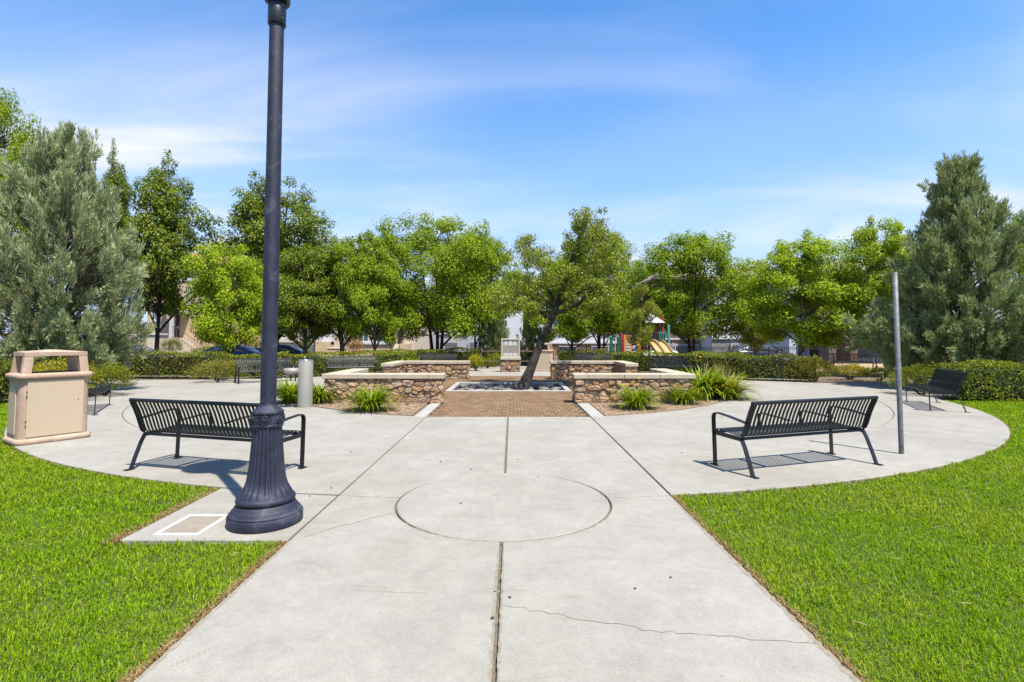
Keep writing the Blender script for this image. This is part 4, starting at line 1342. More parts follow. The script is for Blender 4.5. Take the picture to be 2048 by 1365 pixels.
m.build('frame', 'kiosk_precast', kb_)
bo = MB().box(-KW + 0.055, KW - 0.055, -0.085, 0.09, 0.74, 1.495).build('board', 'kiosk_board', kb_)
for i in range(6):
    MB().box(-KW + 0.062, KW - 0.062, -0.094, -0.088, 0.93 + i * 0.052, 0.93 + i * 0.052 + 0.016).build('slat', 'kiosk_precast', bo)
for (x0, x1, z0, z1) in ((-0.275, -0.155, 1.24, 1.42), (-0.085, 0.085, 1.235, 1.475), (0.14, 0.26, 1.24, 1.42), (-0.31, -0.13, 0.77, 0.88), (-0.075, 0.065, 0.775, 0.875), (0.12, 0.30, 0.77, 0.88)):
    MB().box(x0, x1, -0.092, -0.0885, z0, z1).build('paper', 'paper', bo)

# pipe rail behind the notice board
ry = 27.0
rl = empty('pipe_railing', (XX(1014, ry), ry, -0.03), 0, 'brown pipe railing with two bars behind the notice board', 'railing')
x0, x1 = XX(968, ry) - rl.location.x, XX(1062, ry) - rl.location.x
zt, zb = ZZ(702, ry), ZZ(722, ry)
m = MB().tube([(x0 - 0.12, 0, 0), (x0 - 0.12, 0, zt - 0.12), (x0 - 0.08, 0, zt - 0.03), (x0, 0, zt), (x1, 0, zt), (x1 + 0.08, 0, zt - 0.03), (x1 + 0.12, 0, zt - 0.12), (x1 + 0.12, 0, 0)], 0.032, 10)
m.build('frame', 'rail_brown', rl)
MB().tube([(x0 - 0.12, 0, zb), (x1 + 0.12, 0, zb)], 0.026, 8).build('lower_bar', 'rail_brown', rl)

# ------------------------------------------------------------------ iron fence
fy_ = 33.8
fence = empty('iron_fence', (XX(1466, fy_), fy_, FAR_Z + 0.12), 0, 'black iron picket fence between the playground and the street', 'fence')
FL0, FL1 = XX(1100, fy_) - fence.location.x, XX(1880, fy_) - fence.location.x
HH = 1.12
pk = MB().box(-0.010, 0.010, -0.010, 0.010, 0.05, HH).mesh('picket', 'iron')
n = int((FL1 - FL0) / 0.125)
for i in range(n):
    if i % 19: put('picket', pk, fence, (FL0 + i * 0.125, 0, 0))
po = MB().box(-0.032, 0.032, -0.032, 0.032, -0.1, HH + 0.06, bevel=0.006).mesh('post', 'iron')
for i in range(0, n, 19): put('post', po, fence, (FL0 + i * 0.125, 0, 0))
for z in (0.12, HH - 0.14, HH - 0.015):
    MB().box(FL0, FL1, -0.018, 0.018, z, z + 0.034).build('rail', 'iron', fence)

# ------------------------------------------------------------------ playground
PY = 26.6
PZ = -0.12
def px_(p): return XX(p, PY)
def pz_(p): return ZZ(p, PY) - PZ
OX = px_(1310)
play = empty('play_structure', (OX, PY, PZ), 0, 'red, green and orange play structure with tan double slide and white canopy', 'play structure')
def rel(p): return px_(p) - OX
def ppost(p, y, ztop, mat, r=0.065):
    MB().lathe([(r, 0), (r, ztop - 0.02), (r * 0.8, ztop)], 14, (rel(p), y)).build('post', mat, play)
for p, y, zt, mt in ((1243, 0, 1.95, 'play_red'), (1262, 1.0, 1.95, 'play_red'), (1300, 0.2, 2.0, 'play_red'), (1312, 1.3, 2.9, 'play_red'), (1326, 0.1, 2.9, 'play_red'), (1286, 1.2, 2.9, 'play_green'), (1342, 0.4, 2.4, 'play_teal'), (1334, 1.0, 2.4, 'play_teal'), (1298, 1.4, 2.9, 'play_red')):
    ppost(p, y, zt, mt)
MB().box(rel(1243), rel(1286), 0.0, 1.3, 0.88, 0.95, bevel=0.01).build('deck', 'play_brown', play)
MB().box(rel(1286) + 0.01, rel(1335), 0.0, 1.3, 1.40, 1.47, bevel=0.01).build('deck', 'play_brown', play)
def panel(name, a, b, y, z0, z1, mat):
    return MB().box(rel(a), rel(b), y - 0.03, y + 0.03, z0, z1, bevel=0.012).build(name, mat, play)
panel('side_panel', 1219, 1225, -0.06, 0.35, 1.80, 'play_green')
panel('side_panel', 1233, 1240, -0.06, 0.35, 1.80, 'play_green')
op = panel('activity_panel', 1246, 1262, -0.09, 0.55, 1.85, 'play_orange')
for i in range(4):
    for j in range(2):
        MB().box(rel(1250) + j * 0.13, rel(1250) + j * 0.13 + 0.10, -0.135, -0.122, 1.05 + i * 0.15, 1.05 + i * 0.15 + 0.09).build('tile', 'paper', op)
panel('side_panel', 1272, 1281, -0.06, 0.95, 1.90, 'play_orange')
panel('side_panel', 1316, 1330, -0.04, 0.95, 2.0, 'play_teal')
m = MB()
for k in range(4):
    m.tube([(rel(1316) + 0.1 * k + 0.03, -0.10, 0.95), (rel(1316) + 0.1 * k + 0.03, -0.10, 2.0)], 0.016, 6)
m.build('bars', 'play_green', play)
for a in (1222, 1236):
    MB().tube([(rel(a) - 0.16, -0.05, 0.2), (rel(a) - 0.16, -0.05, 1.55), (rel(a) - 0.1, -0.05, 1.75), (rel(a) + 0.02, -0.05, 1.82)], 0.022, 8).build('hand_loop', 'canopy_white', play)
for a in (1342, 1350):
    MB().tube([(rel(a) - 0.2, -0.02, 0.1), (rel(a) - 0.2, -0.02, 1.3), (rel(a) - 0.1, -0.02, 1.45), (rel(a), -0.02, 1.3), (rel(a), -0.02, 0.1)], 0.02, 8).build('hand_loop', 'canopy_white', play)
# double slide coming towards us and to the right
for k in (0, 1):
    m = MB()
    rings = []
    for t in [i / 12 for i in range(13)]:
        x = rel(1297) + 0.42 * k + 0.55 * t
        y = 0.0 - 2.7 * t
        z = 1.50 - 1.38 * (t * t * (3 - 2 * t))
        w = 0.20
        rings.append([(x - w, y, z + 0.16), (x - w + 0.03, y, z + 0.16), (x - w + 0.06, y, z + 0.02), (x + w - 0.06, y, z + 0.02), (x + w - 0.03, y, z + 0.16), (x + w, y, z + 0.16), (x + w, y, z - 0.04), (x - w, y, z - 0.04)])
    m.loft(rings, smooth=False).build('slide', 'play_tan', play)
hoodm = MB().tube([(rel(1291), 0.02, 0.95), (rel(1291), 0.02, 1.9), (rel(1295), 0.02, 2.1), (rel(1312), 0.02, 2.1), (rel(1316), 0.02, 1.9), (rel(1316), 0.02, 0.95)], 0.05, 8)
hoodm.build('slide_hood', 'play_red', play)
m = MB()
for k in range(4):
    m.box(rel(1266) + 0.02, rel(1280), -0.25 - 0.22 * k, -0.03 - 0.22 * k, 0.72 - 0.2 * k, 0.77 - 0.2 * k)
m.build('steps', 'play_brown', play)
# canopy: pitched white roof with scalloped edge
zc_ = pz_(646); zp = pz_(626)
x0, x1 = rel(1284), rel(1329)
m = MB()
vs = [(x0, -0.2, zc_), (x1, -0.2, zc_), (x1, 1.6, zc_), (x0, 1.6, zc_), ((x0 + x1) / 2 - 0.1, 0.7, zp), ((x0 + x1) / 2 + 0.1, 0.7, zp)]
m.add(vs, [(0, 1, 5, 4), (1, 2, 5), (2, 3, 4, 5), (3, 0, 4), (3, 2, 1, 0)])
m.build('canopy', 'canopy_white', play)
for xk in (x0 + 0.15, x1 - 0.15):
    MB().tube([(xk, 0.6, 1.9), (xk, 0.6, zc_ + 0.05)], 0.05, 8).build('canopy_post', 'play_red', play)
# low red posts of the climbing ring, each a thing by itself with its crossbar shared as a frame
ring = empty('climbing_ring', (px_(1395), 28.2, FAR_Z), 0, 'row of short red posts with low bars right of the slide', 'play equipment')
for p in (1363, 1390, 1406, 1417, 1433):
    xk = XX(p, 28.2) - ring.location.x
    MB().lathe([(0.07, 0), (0.07, 0.92), (0.08, 0.93), (0.08, 1.0), (0.03, 1.03)], 12, (xk, 0)).build('post', 'play_red', ring)
MB().tube([(XX(1363, 28.2) - ring.location.x, 0, 0.55), (XX(1433, 28.2) - ring.location.x, 0, 0.55)], 0.03, 8).build('bar', 'play_brown', ring)
for p in (1397, 1440):
    xk = XX(p, 28.2) - ring.location.x
    MB().lathe([(0.05, 0.5), (0.2, 0.58), (0.22, 0.68), (0.12, 0.8), (0.02, 0.84)], 14, (xk, -0.1)).build('seat', 'play_orange', ring)
# tall green pole of the swing
gx0, gy0 = G(1776, 738)
gp = empty('swing_post', (gx0, gy0, -0.05), 0, 'slim green painted steel post standing on the wood chips', 'post')
gh = ZZ(660, gy0) + 0.05
MB().tube([(0, 0, 0), (0, 0, gh - 0.25), (-0.03, 0, gh - 0.1), (-0.07, 0, gh - 0.02), (-0.05, 0, gh)], 0.085, 14).build('tube', 'pole_green', gp)
MB().lathe([(0.12, 0), (0.12, 0.03), (0.09, 0.05)], 14).build('collar', 'pole_green', gp)

# ================================================================== VEGETATION
def unit(n, g):
    v = g.normal(size=(n, 3))
    return v / np.linalg.norm(v, axis=1, keepdims=True)
def norm(v):
    return v / np.maximum(np.linalg.norm(v, axis=1, keepdims=True), 1e-9)
def leaf_quads(P, A, N, L, W, fold=0.18):
    """one folded leaf per point: P base, A axis, N normal"""
    A = norm(A); S = norm(np.cross(A, N)); N = np.cross(S, A)
    L = L[:, None]; W = W[:, None]
    mid = P + A * L * 0.45
    V = np.stack([P, mid + S * W * 0.5 + N * W * fold, P + A * L - N * L * 0.12, mid - S * W * 0.5 + N * W * fold], 1).reshape(-1, 3)
    F = np.arange(len(P) * 4).reshape(-1, 4)
    return V, F
def fast_tubes(segs, name, mat):
    m = MB()
    for pts, rads, sides in segs:
        m.tube(pts, rads, sides, caps=False)
    return m.mesh(name, mat)
def bez(a, b, c, n):
    a, b, c = Vector(a), Vector(b), Vector(c)
    return [a * (1 - t) ** 2 + b * 2 * t * (1 - t) + c * t * t for t in [i / n for i in range(n + 1)]]
def deciduous(seed, H, base, RX, prof, nclump, per, leaf, mat, bark, tr=0.13, nlimb=8, stems=1, clump_r=(0.30, 0.55), shell=0.5, flat=0.75, tops=None, fork=None):
    """trunk mesh and crown mesh of a tree standing at the origin
    prof(t): relative crown radius at relative height t; tops: [(x, y, extra radius scale)] side leaders"""
    g = np.random.default_rng(seed)
    rnd = random.Random(seed)
    ph = g.uniform(0, 6.28, 6)
    def env(t, a):
        w = 1 + 0.16 * np.sin(2 * a + ph[0] + 4 * t) + 0.12 * np.sin(3 * a + ph[1] - 7 * t) + 0.09 * np.sin(5 * a + ph[2] + 11 * t)
        return RX * prof(t) * w
    C, CR = [], []
    tries = 0
    while len(C) < nclump and tries < 40000:
        tries += 1
        t = g.uniform(0, 1); a = g.uniform(0, 6.283)
        if g.uniform() > prof(t) ** 1.2 + 0.08: continue
        e = env(t, a)
        r = e * (g.uniform(shell ** 2, 1.0) ** 0.5 if g.uniform() < 0.8 else g.uniform(0.1, 0.8))
        cr = g.uniform(*clump_r) * (0.65 + 0.45 * prof(t))
        p = np.array([r * math.cos(a), r * math.sin(a), base + t * (H - base)])
        if C and min(np.linalg.norm((np.array(C[-250:]) - p) / np.array([1, 1, 0.8]), axis=1)) < cr * 0.62: continue
        C.append(p); CR.append(cr)
    if tops:
        for (tx, ty, z0, z1, rr0) in tops:
            for k in range(16):
                u = k / 15
                rr = rr0 * (1 - 0.75 * u)
                C.append(np.array([tx + g.normal() * rr * 0.5, ty + g.normal() * rr * 0.5, z0 + (z1 - z0) * u])); CR.append(max(0.16, rr * 0.7))
    C = np.array(C); CR = np.array(CR)
    # limbs
    segs = []
    fz = fork if fork else base * 0.85
    trunks = []
    for s in range(stems):
        a = 2 * math.pi * s / max(1, stems) + rnd.uniform(0, 1)
        off = 0 if stems == 1 else tr * 1.2
        lean = 0.04 * H if stems == 1 else 0.10 * H
        bx, by = off * math.cos(a), off * math.sin(a)
        top = Vector((bx + math.cos(a) * lean, by + math.sin(a) * lean, H * 0.82))
        pts = bez((bx, by, -0.1), (bx * 1.2 + rnd.uniform(-0.08, 0.08), by * 1.2, fz), top, 10)
        rad = [tr * (1.25 if i == 0 else 1.0) * (1 - 0.88 * (i / 10) ** 0.85) + 0.008 for i in range(11)]
        if stems > 1: rad = [r * 0.7 for r in rad]
        segs.append((pts, rad, 9))
        trunks.append((pts, rad))
    limb_pts = []
    for k in range(nlimb):
        pts, rad = trunks[k % len(trunks)]
        i = min(9, max(2, int(3 + 5.0 * k / nlimb)))
        s = pts[i]
        # towards a clump well away from the trunk
        cand = [c for c in C if c[2] > s.z + 0.15 * (H - base) - 0.3]
        if not cand: continue
        a = 2.399 * k + rnd.uniform(-0.4, 0.4)
        tgt = max(cand, key=lambda c: c[0] * math.cos(a) + c[1] * math.sin(a) - 0.4 * abs(c[2] - s.z - 0.5 * RX))
        e = Vector(tgt)
        mid = s.lerp(e, 0.5) + Vector((0, 0, (e - s).length * 0.10))
        lp = bez(s, mid, e, 7)
        r0 = rad[i] * 0.62
        segs.append((lp, [r0 * (1 - 0.85 * j / 7) + 0.004 for j in range(8)], 6))
        limb_pts += lp[2:]
    for pts, rad in trunks: limb_pts += pts[4:]
    LP = np.array([tuple(p) for p in limb_pts])
    for c, cr in zip(C, CR):
        d = LP - c
        w = np.linalg.norm(d * np.array([1, 1, 0.8]), axis=1) + np.maximum(0, d[:, 2]) * 1.5
        s = Vector(LP[int(np.argmin(w))]); e = Vector(c)
        if (e - s).length < 0.1: continue
        segs.append((bez(s, s.lerp(e, 0.6) - Vector((0, 0, 0.05)), e, 3), [0.022, 0.014, 0.009, 0.005], 4))
        for q in range(2):
            e2 = e + Vector((rnd.uniform(-1, 1), rnd.uniform(-1, 1), rnd.uniform(-0.4, 0.8))) * cr * 0.8
            segs.append(([e, e2], [0.006, 0.003], 3))
    trunk = fast_tubes(segs, 'trunk', bark)
    # leaves
    n = np.maximum(12, (per * (CR / np.mean(CR)) ** 2).astype(int))
    idx = np.repeat(np.arange(len(C)), n)
    D = unit(len(idx), g)
    rad = CR[idx] * g.uniform(0.18, 1.0, len(idx)) ** 0.55 * (1 + 0.25 * np.abs(g.normal(size=len(idx))) * (g.uniform(size=len(idx)) < 0.15))
    P = C[idx] + D * rad[:, None] * np.array([1, 1, flat])
    out_ = norm((C[idx] - np.array([0, 0, base + 0.35 * (H - base)])) * np.array([1, 1, 0.7]))
    N = norm(D * 0.45 + out_ * 0.45 + np.array([0, 0, 0.6]) + g.normal(size=D.shape) * 0.4)
    A = norm(np.cross(N, g.normal(size=D.shape)) + np.array([0, 0, -0.35]) + D * 0.3)
    L = leaf * g.uniform(0.65, 1.3, len(idx)); W = L * g.uniform(0.5, 0.75, len(idx))
    V, F = leaf_quads(P, A, N, L, W)
    return trunk, np_mesh('crown', V, F, mat)
def conifer(seed, H, RX, nspray, per, mat, bark, prof, tops=((0, 0, 1.0),), tr=0.16, low=0.15):
    """feathery juniper-like tree: sprays sweeping out and up"""
    g = np.random.default_rng(seed)
    rnd = random.Random(seed)
    ph = g.uniform(0, 6.28, 6)
    segs = []
    segs.append((bez((0, 0, -0.1), (rnd.uniform(-0.1, 0.1), 0.05, H * 0.4), (tops[0][0], tops[0][1], H * 0.9), 8), [tr * (1 - 0.9 * i / 8) + 0.01 for i in range(9)], 8))
    B, DIR, LEN = [], [], []
    # plumes: branch ends sweeping out and up, each carrying many sprays
    nplume = nspray // 15
    body = 0.88
    k_ = 0
    while k_ < nplume:
        t = g.uniform(0, 1) ** 0.95
        a = g.uniform(0, 6.283)
        if k_ % 6 == 0: t = t * 0.22            # the skirt near the ground stays full
        if g.uniform() > prof(t) + 0.10: continue
        k_ += 1
        w = 1 + 0.16 * math.sin(2 * a + ph[0] + 5 * t) + 0.14 * math.sin(3 * a + ph[1] - 9 * t) + 0.10 * math.sin(6 * a + ph[2] + 15 * t)
        e = RX * prof(t) * w
        kk = g.uniform(0.30, 0.92) ** 0.55 if k_ % 7 not in (2, 5) else g.uniform(0.08, 0.50)   # two in seven fill the inside
        z = low + t * (H * body - low)
        p0 = np.array([e * kk * math.cos(a), e * kk * math.sin(a), z])
        d = np.array([math.cos(a) * (0.95 - 0.5 * t), math.sin(a) * (0.95 - 0.5 * t), 0.35 + 1.1 * t + g.normal() * 0.25]) + g.normal(size=3) * 0.20
        d /= np.linalg.norm(d)
        pl = g.uniform(0.55, 1.15) * (1.05 - 0.35 * t) * (0.62 + 0.38 * min(1.0, t / 0.45))
        segs.append(([Vector((p0[0] * 0.15, p0[1] * 0.15, max(0.2, z - 0.5 * e * kk))), Vector(p0 * np.array([0.6, 0.6, 1.0]) - np.array([0, 0, 0.25 * e * kk * 0.4])), Vector(p0), Vector(p0 + d * pl * 0.7)], [0.018, 0.013, 0.009, 0.004], 4))
        for q in range(15):
            u = g.uniform(0, 1) ** 0.8
            s = np.cross(d, g.normal(size=3)); s /= np.linalg.norm(s)
            B.append(tuple(p0 + d * pl * u + s * 0.20 * (1 - 0.65 * u) * g.uniform(0, 1)))
            d2 = d + s * g.uniform(0.1, 0.7) + g.normal(size=3) * 0.12 + np.array([0, 0, 0.15])
            DIR.append(d2 / np.linalg.norm(d2)); LEN.append(g.uniform(0.16, 0.34))
    for (tx, ty, zt) in tops:
        for k in range(26):
            u = (k / 26) ** 0.8
            z = H * (0.62 + (zt - 0.62) * u)
            q = 0.55 * (1 - u) ** 0.8 + 0.05
            a = g.uniform(0, 6.283)
            B.append((tx * (0.4 + 0.6 * u) + q * math.cos(a) * 0.7, ty * (0.4 + 0.6 * u) + q * math.sin(a) * 0.7, z - 0.25))
            d = np.array([math.cos(a) * 0.4, math.sin(a) * 0.4, 1.4]) + g.normal(size=3) * 0.15
            DIR.append(d / np.linalg.norm(d)); LEN.append(g.uniform(0.25, 0.5))
        segs.append((bez((tx * 0.3, ty * 0.3, H * 0.45), (tx * 0.7, ty * 0.7, H * 0.62), (tx, ty, H * zt - 0.2), 5), [0.06, 0.05, 0.04, 0.03, 0.02, 0.008], 5))
    B, DIR, LEN = np.array(B), np.array(DIR), np.array(LEN)
    idx = np.repeat(np.arange(len(B)), per)
    m = len(idx)
    u = g.uniform(0, 1, m)
    D = DIR[idx]
    side = norm(np.cross(D, g.normal(size=(m, 3))))
    off = (0.07 * (1 - u) ** 0.7 + 0.012) * g.uniform(0, 1, m) ** 0.6
    P = B[idx] + D * (u * LEN[idx])[:, None] + side * off[:, None]
    A = norm(D * 1.0 + side * g.uniform(0.1, 0.55, m)[:, None] + g.normal(size=(m, 3)) * 0.10)
    O_ = np.stack([B[idx, 0], B[idx, 1], np.full(m, 0.6)], 1)
    N = norm(g.normal(size=(m, 3)) * 0.7 + norm(O_) * 0.9 + np.array([0, 0, 0.35]))
    L = g.uniform(0.10, 0.22, m); W = g.uniform(0.021, 0.040, m)
    V, F = leaf_quads(P, A, N, L, W, 0.1)
    return fast_tubes(segs, 'trunk', bark), np_mesh('crown', V, F, mat)
def plant_tree(name, meshes, x, y, z, label, group, sx=1.0, sz=1.0, rz=0.0, mat=None, cat='tree'):
    root = empty(name, (x, y, z), rz, label, cat, group)
    for nm, me in zip(('trunk', 'crown'), meshes):
        o = put(nm, me, root)
        if nm == 'crown' and mat:
            o.material_slots[0].link = 'OBJECT'; o.material_slots[0].material = MATS[mat]
    root.scale = (sx, sx, sz)
    return root
oval = lambda t: np.sqrt(np.maximum(0, 1 - ((t - 0.42) / (0.58 if t > 0.42 else 0.44)) ** 2)) * 0.98
round_ = lambda t: max(0.0, 1 - abs((t - 0.45) / 0.57) ** 2.4) ** 0.5
pearp = lambda t: max(0.0, (min(1, (t + 0.12) / 0.32)) ** 0.7 * (1 - (max(0, (t - 0.42)) / 0.60) ** 2.0))
cone_ = lambda t: max(0.02, (0.80 + 0.20 * min(1.0, t / 0.25)) * (1 - max(0, (t - 0.22)) / 0.80) ** 0.75)
broad = lambda t: max(0.02, (0.72 + 0.28 * min(1.0, t / 0.38)) * (1 - max(0, (t - 0.42)) / 0.60) ** 0.6)

TALL = deciduous(101, 9.6, 1.8, 2.7, pearp, 170, 205, 0.125, 'leaf_pear', 'bark_dark', 0.16, 9, clump_r=(0.34, 0.62), tops=[(-1.1, -0.2, 5.6, 9.3, 1.0), (1.15, 0.1, 5.4, 8.9, 1.0), (-0.2, 0.3, 5.5, 7.5, 1.1)], shell=0.4)
TALL2 = deciduous(117, 9.0, 2.6, 2.3, pearp, 140, 205, 0.125, 'leaf_pear', 'bark_dark', 0.15, 8, clump_r=(0.32, 0.58), tops=[(0.3, 0.1, 5.5, 9.4, 0.95), (-0.5, -0.2, 5.0, 8.0, 0.9)], shell=0.4)
MAPLE = deciduous(103, 5.6, 1.35, 2.05, round_, 130, 230, 0.100, 'leaf_maple', 'bark_dark', 0.10, 8, clump_r=(0.28, 0.50), shell=0.5)
MAPLE2 = deciduous(108, 6.2, 1.5, 2.3, round_, 135, 235, 0.108, 'leaf_maple', 'bark_grey', 0.11, 8, clump_r=(0.30, 0.55), shell=0.45, tops=[(0.5, 0, 5.0, 6.6, 0.5), (-0.8, 0.2, 4.6, 6.1, 0.5)])
ELM = deciduous(104, 8.0, 1.9, 3.3, round_, 200, 230, 0.115, 'leaf_elm', 'bark_dark', 0.17, 9, stems=3, clump_r=(0.38, 0.68), shell=0.45)
ELM2 = deciduous(109, 7.4, 1.9, 2.8, round_, 170, 230, 0.115, 'leaf_elm', 'bark_dark', 0.15, 9, stems=2, clump_r=(0.36, 0.64), shell=0.45, tops=[(-1.2, 0, 5.6, 7.9, 0.6)])
MID = deciduous(106, 6.3, 1.7, 2.2, oval, 135, 235, 0.105, 'leaf_pear', 'bark_grey', 0.14, 8, clump_r=(0.30, 0.56), shell=0.45)
SPARSE = deciduous(107, 4.4, 1.2, 1.45, oval, 62, 140, 0.10, 'leaf_turning', 'bark_grey', 0.07, 7, stems=2, clump_r=(0.22, 0.40), shell=0.3)

GT = 'leafy trees behind the plaza hedges'
def T(meshes, px, Y, top, halfw, H0, R0, label, rz=0.0, mat=None, name='leafy_tree', z=None, group=GT):
    z = ground_z(Y) if z is None else z
    H = ZZ(top, Y) - z
    w = halfw * Y / FPX
    return plant_tree(name, meshes, XX(px, Y), Y, z, label, group, w / R0, H / H0, rz, mat)
T(TALL, 552, 30.5, 338, 124, 9.6, 2.9, 'tall dark green twin-topped tree rising behind the lamp post', 0.3)
T(TALL2, 314, 29.0, 300, 84, 9.4, 2.45, 'tall slim green tree with reddish tips right of the left grey-green conifer', 0.5)
T(TALL2, 218, 27.5, 282, 44, 9.4, 2.5, 'dark tree with reddish top peeking above the left grey-green conifer', 2.6)
T(MAPLE, 457, 23.6, 492, 86, 5.6, 2.2, 'small bright green round tree between the blue car and the lamp post', 0.0)
T(MID, 610, 26.5, 496, 92, 6.3, 2.35, 'dark green rounded tree just right of the lamp post', 1.2)
T(MID, 686, 27.5, 480, 90, 6.3, 2.35, 'green tree with forked trunk above the bench left of the stone wall', 2.9)
T(MAPLE2, 748, 25.6, 460, 80, 6.4, 2.4, 'green tree with single slim dark trunk left of the broad tree', 0.4, 'leaf_elm')
T(ELM, 876, 29.0, 435, 142, 8.0, 3.5, 'broad bright green tree with several trunks left of the notice board', 0.2)
T(ELM2, 955, 32.5, 455, 86, 7.7, 3.0, 'green tree behind and right of the broad left tree', 2.0)
T(ELM2, 1143, 30.0, 500, 90, 7.7, 3.0, 'green multi-trunk tree behind the leaning trunk', 1.1)
T(ELM, 1200, 31.0, 462, 84, 8.0, 3.5, 'green tree right of the leaning tree, left of the playground', 3.6)
T(SPARSE, 1280, 24.7, 572, 40, 4.4, 1.55, 'thin bronze-green small tree in front of the slide', 0.7, name='leafy_tree')
T(ELM2, 1384, 29.5, 462, 116, 7.7, 3.0, 'broad light green tree with low forked trunk behind the right hedge', 4.4)
T(MID, 1511, 28.5, 552, 56, 6.3, 2.35, 'small dark tree with single trunk and yellowing leaves in front of the grey garage', 0.9, 'leaf_turning')
T(MAPLE2, 1598, 23.4, 474, 108, 6.4, 2.4, 'bright yellow-green round tree behind the right hedge', 5.2)
T(MAPLE2, 1772, 21.8, 442, 92, 6.4, 2.4, 'bright yellow-green tree left of the right grey-green conifer', 2.2)
T(ELM, -28, 19.5, 184, 92, 8.0, 3.5, 'light green leafy tree top at the far left edge', 0.9)
T(MAPLE, 612, 45.0, 664, 9, 5.6, 2.2, 'tiny young tree in front of the tan townhouse wall', 0.2)

# distant tree masses closing the view between the houses
for i, (px, Y, top, hw, ms, lab) in enumerate((
        (660, 62, 560, 60, ELM, 'distant green tree behind the tan townhouse'),
        (905, 74, 520, 70, ELM, 'distant green tree behind the pale shaded house'),
        (1036, 78, 528, 55, ELM2, 'distant green tree behind the tall white house'),
        (1276, 70, 525, 55, ELM, 'distant green tree behind the playground'),
        (1482, 64, 545, 50, ELM2, 'distant green tree behind the grey garage house'),
        (1690, 60, 560, 40, ELM, 'distant green tree behind the reddish stone house'),
        (2078, 21, 388, 74, ELM2, 'dark green leafy tree at the far right edge behind the conifer'))):
    T(ms, px, Y, top, hw, 8.0, 3.3, lab, i * 1.3)

CON1 = conifer(201, 7.6, 2.75, 7900, 21, 'leaf_conifer', 'twig_brown', broad, ((-0.15, 0.0, 1.0), (1.1, 0.1, 0.985), (-0.9, -0.1, 0.93), (0.55, -0.3, 0.90)), 0.2, 0.35)
CON2 = conifer(202, 7.0, 2.75, 7600, 21, 'leaf_conifer_dark', 'twig_brown', cone_, ((-0.3, 0.0, 1.0), (0.95, 0.1, 0.93), (0.1, 0.1, 0.97)), 0.18, 0.35)
c1 = plant_tree('conifer', CON1, XX(98, 14.6), 14.9, -0.03, 'big feathery grey-green conifer at the left edge behind the litter bin', 'grey-green conifers', 0.66, (ZZ(250, 14.9) + 0.03) / 7.55, 0.0)
c2 = plant_tree('conifer', CON2, XX(1945, 15.6), 15.9, -0.03, 'big feathery grey-green conifer at the right edge behind the clipped hedge', 'grey-green conifers', 0.77, (ZZ(318, 15.9) + 0.03) / 6.95, 0.0)
for (px, Y, top, hw, lab) in ((992, 30.5, 598, 27, 'dark grey-green conifer left of the notice board behind the railing'), (1063, 31, 622, 26, 'grey-green conifer behind the leaning trunk, right of the notice board')):
    z = ground_z(Y)
    plant_tree('conifer', CON2, XX(px, Y), Y, z, lab, 'grey-green conifers', hw * Y / FPX / 2.4, (ZZ(top, Y) - z) / 6.95, px * 0.01)

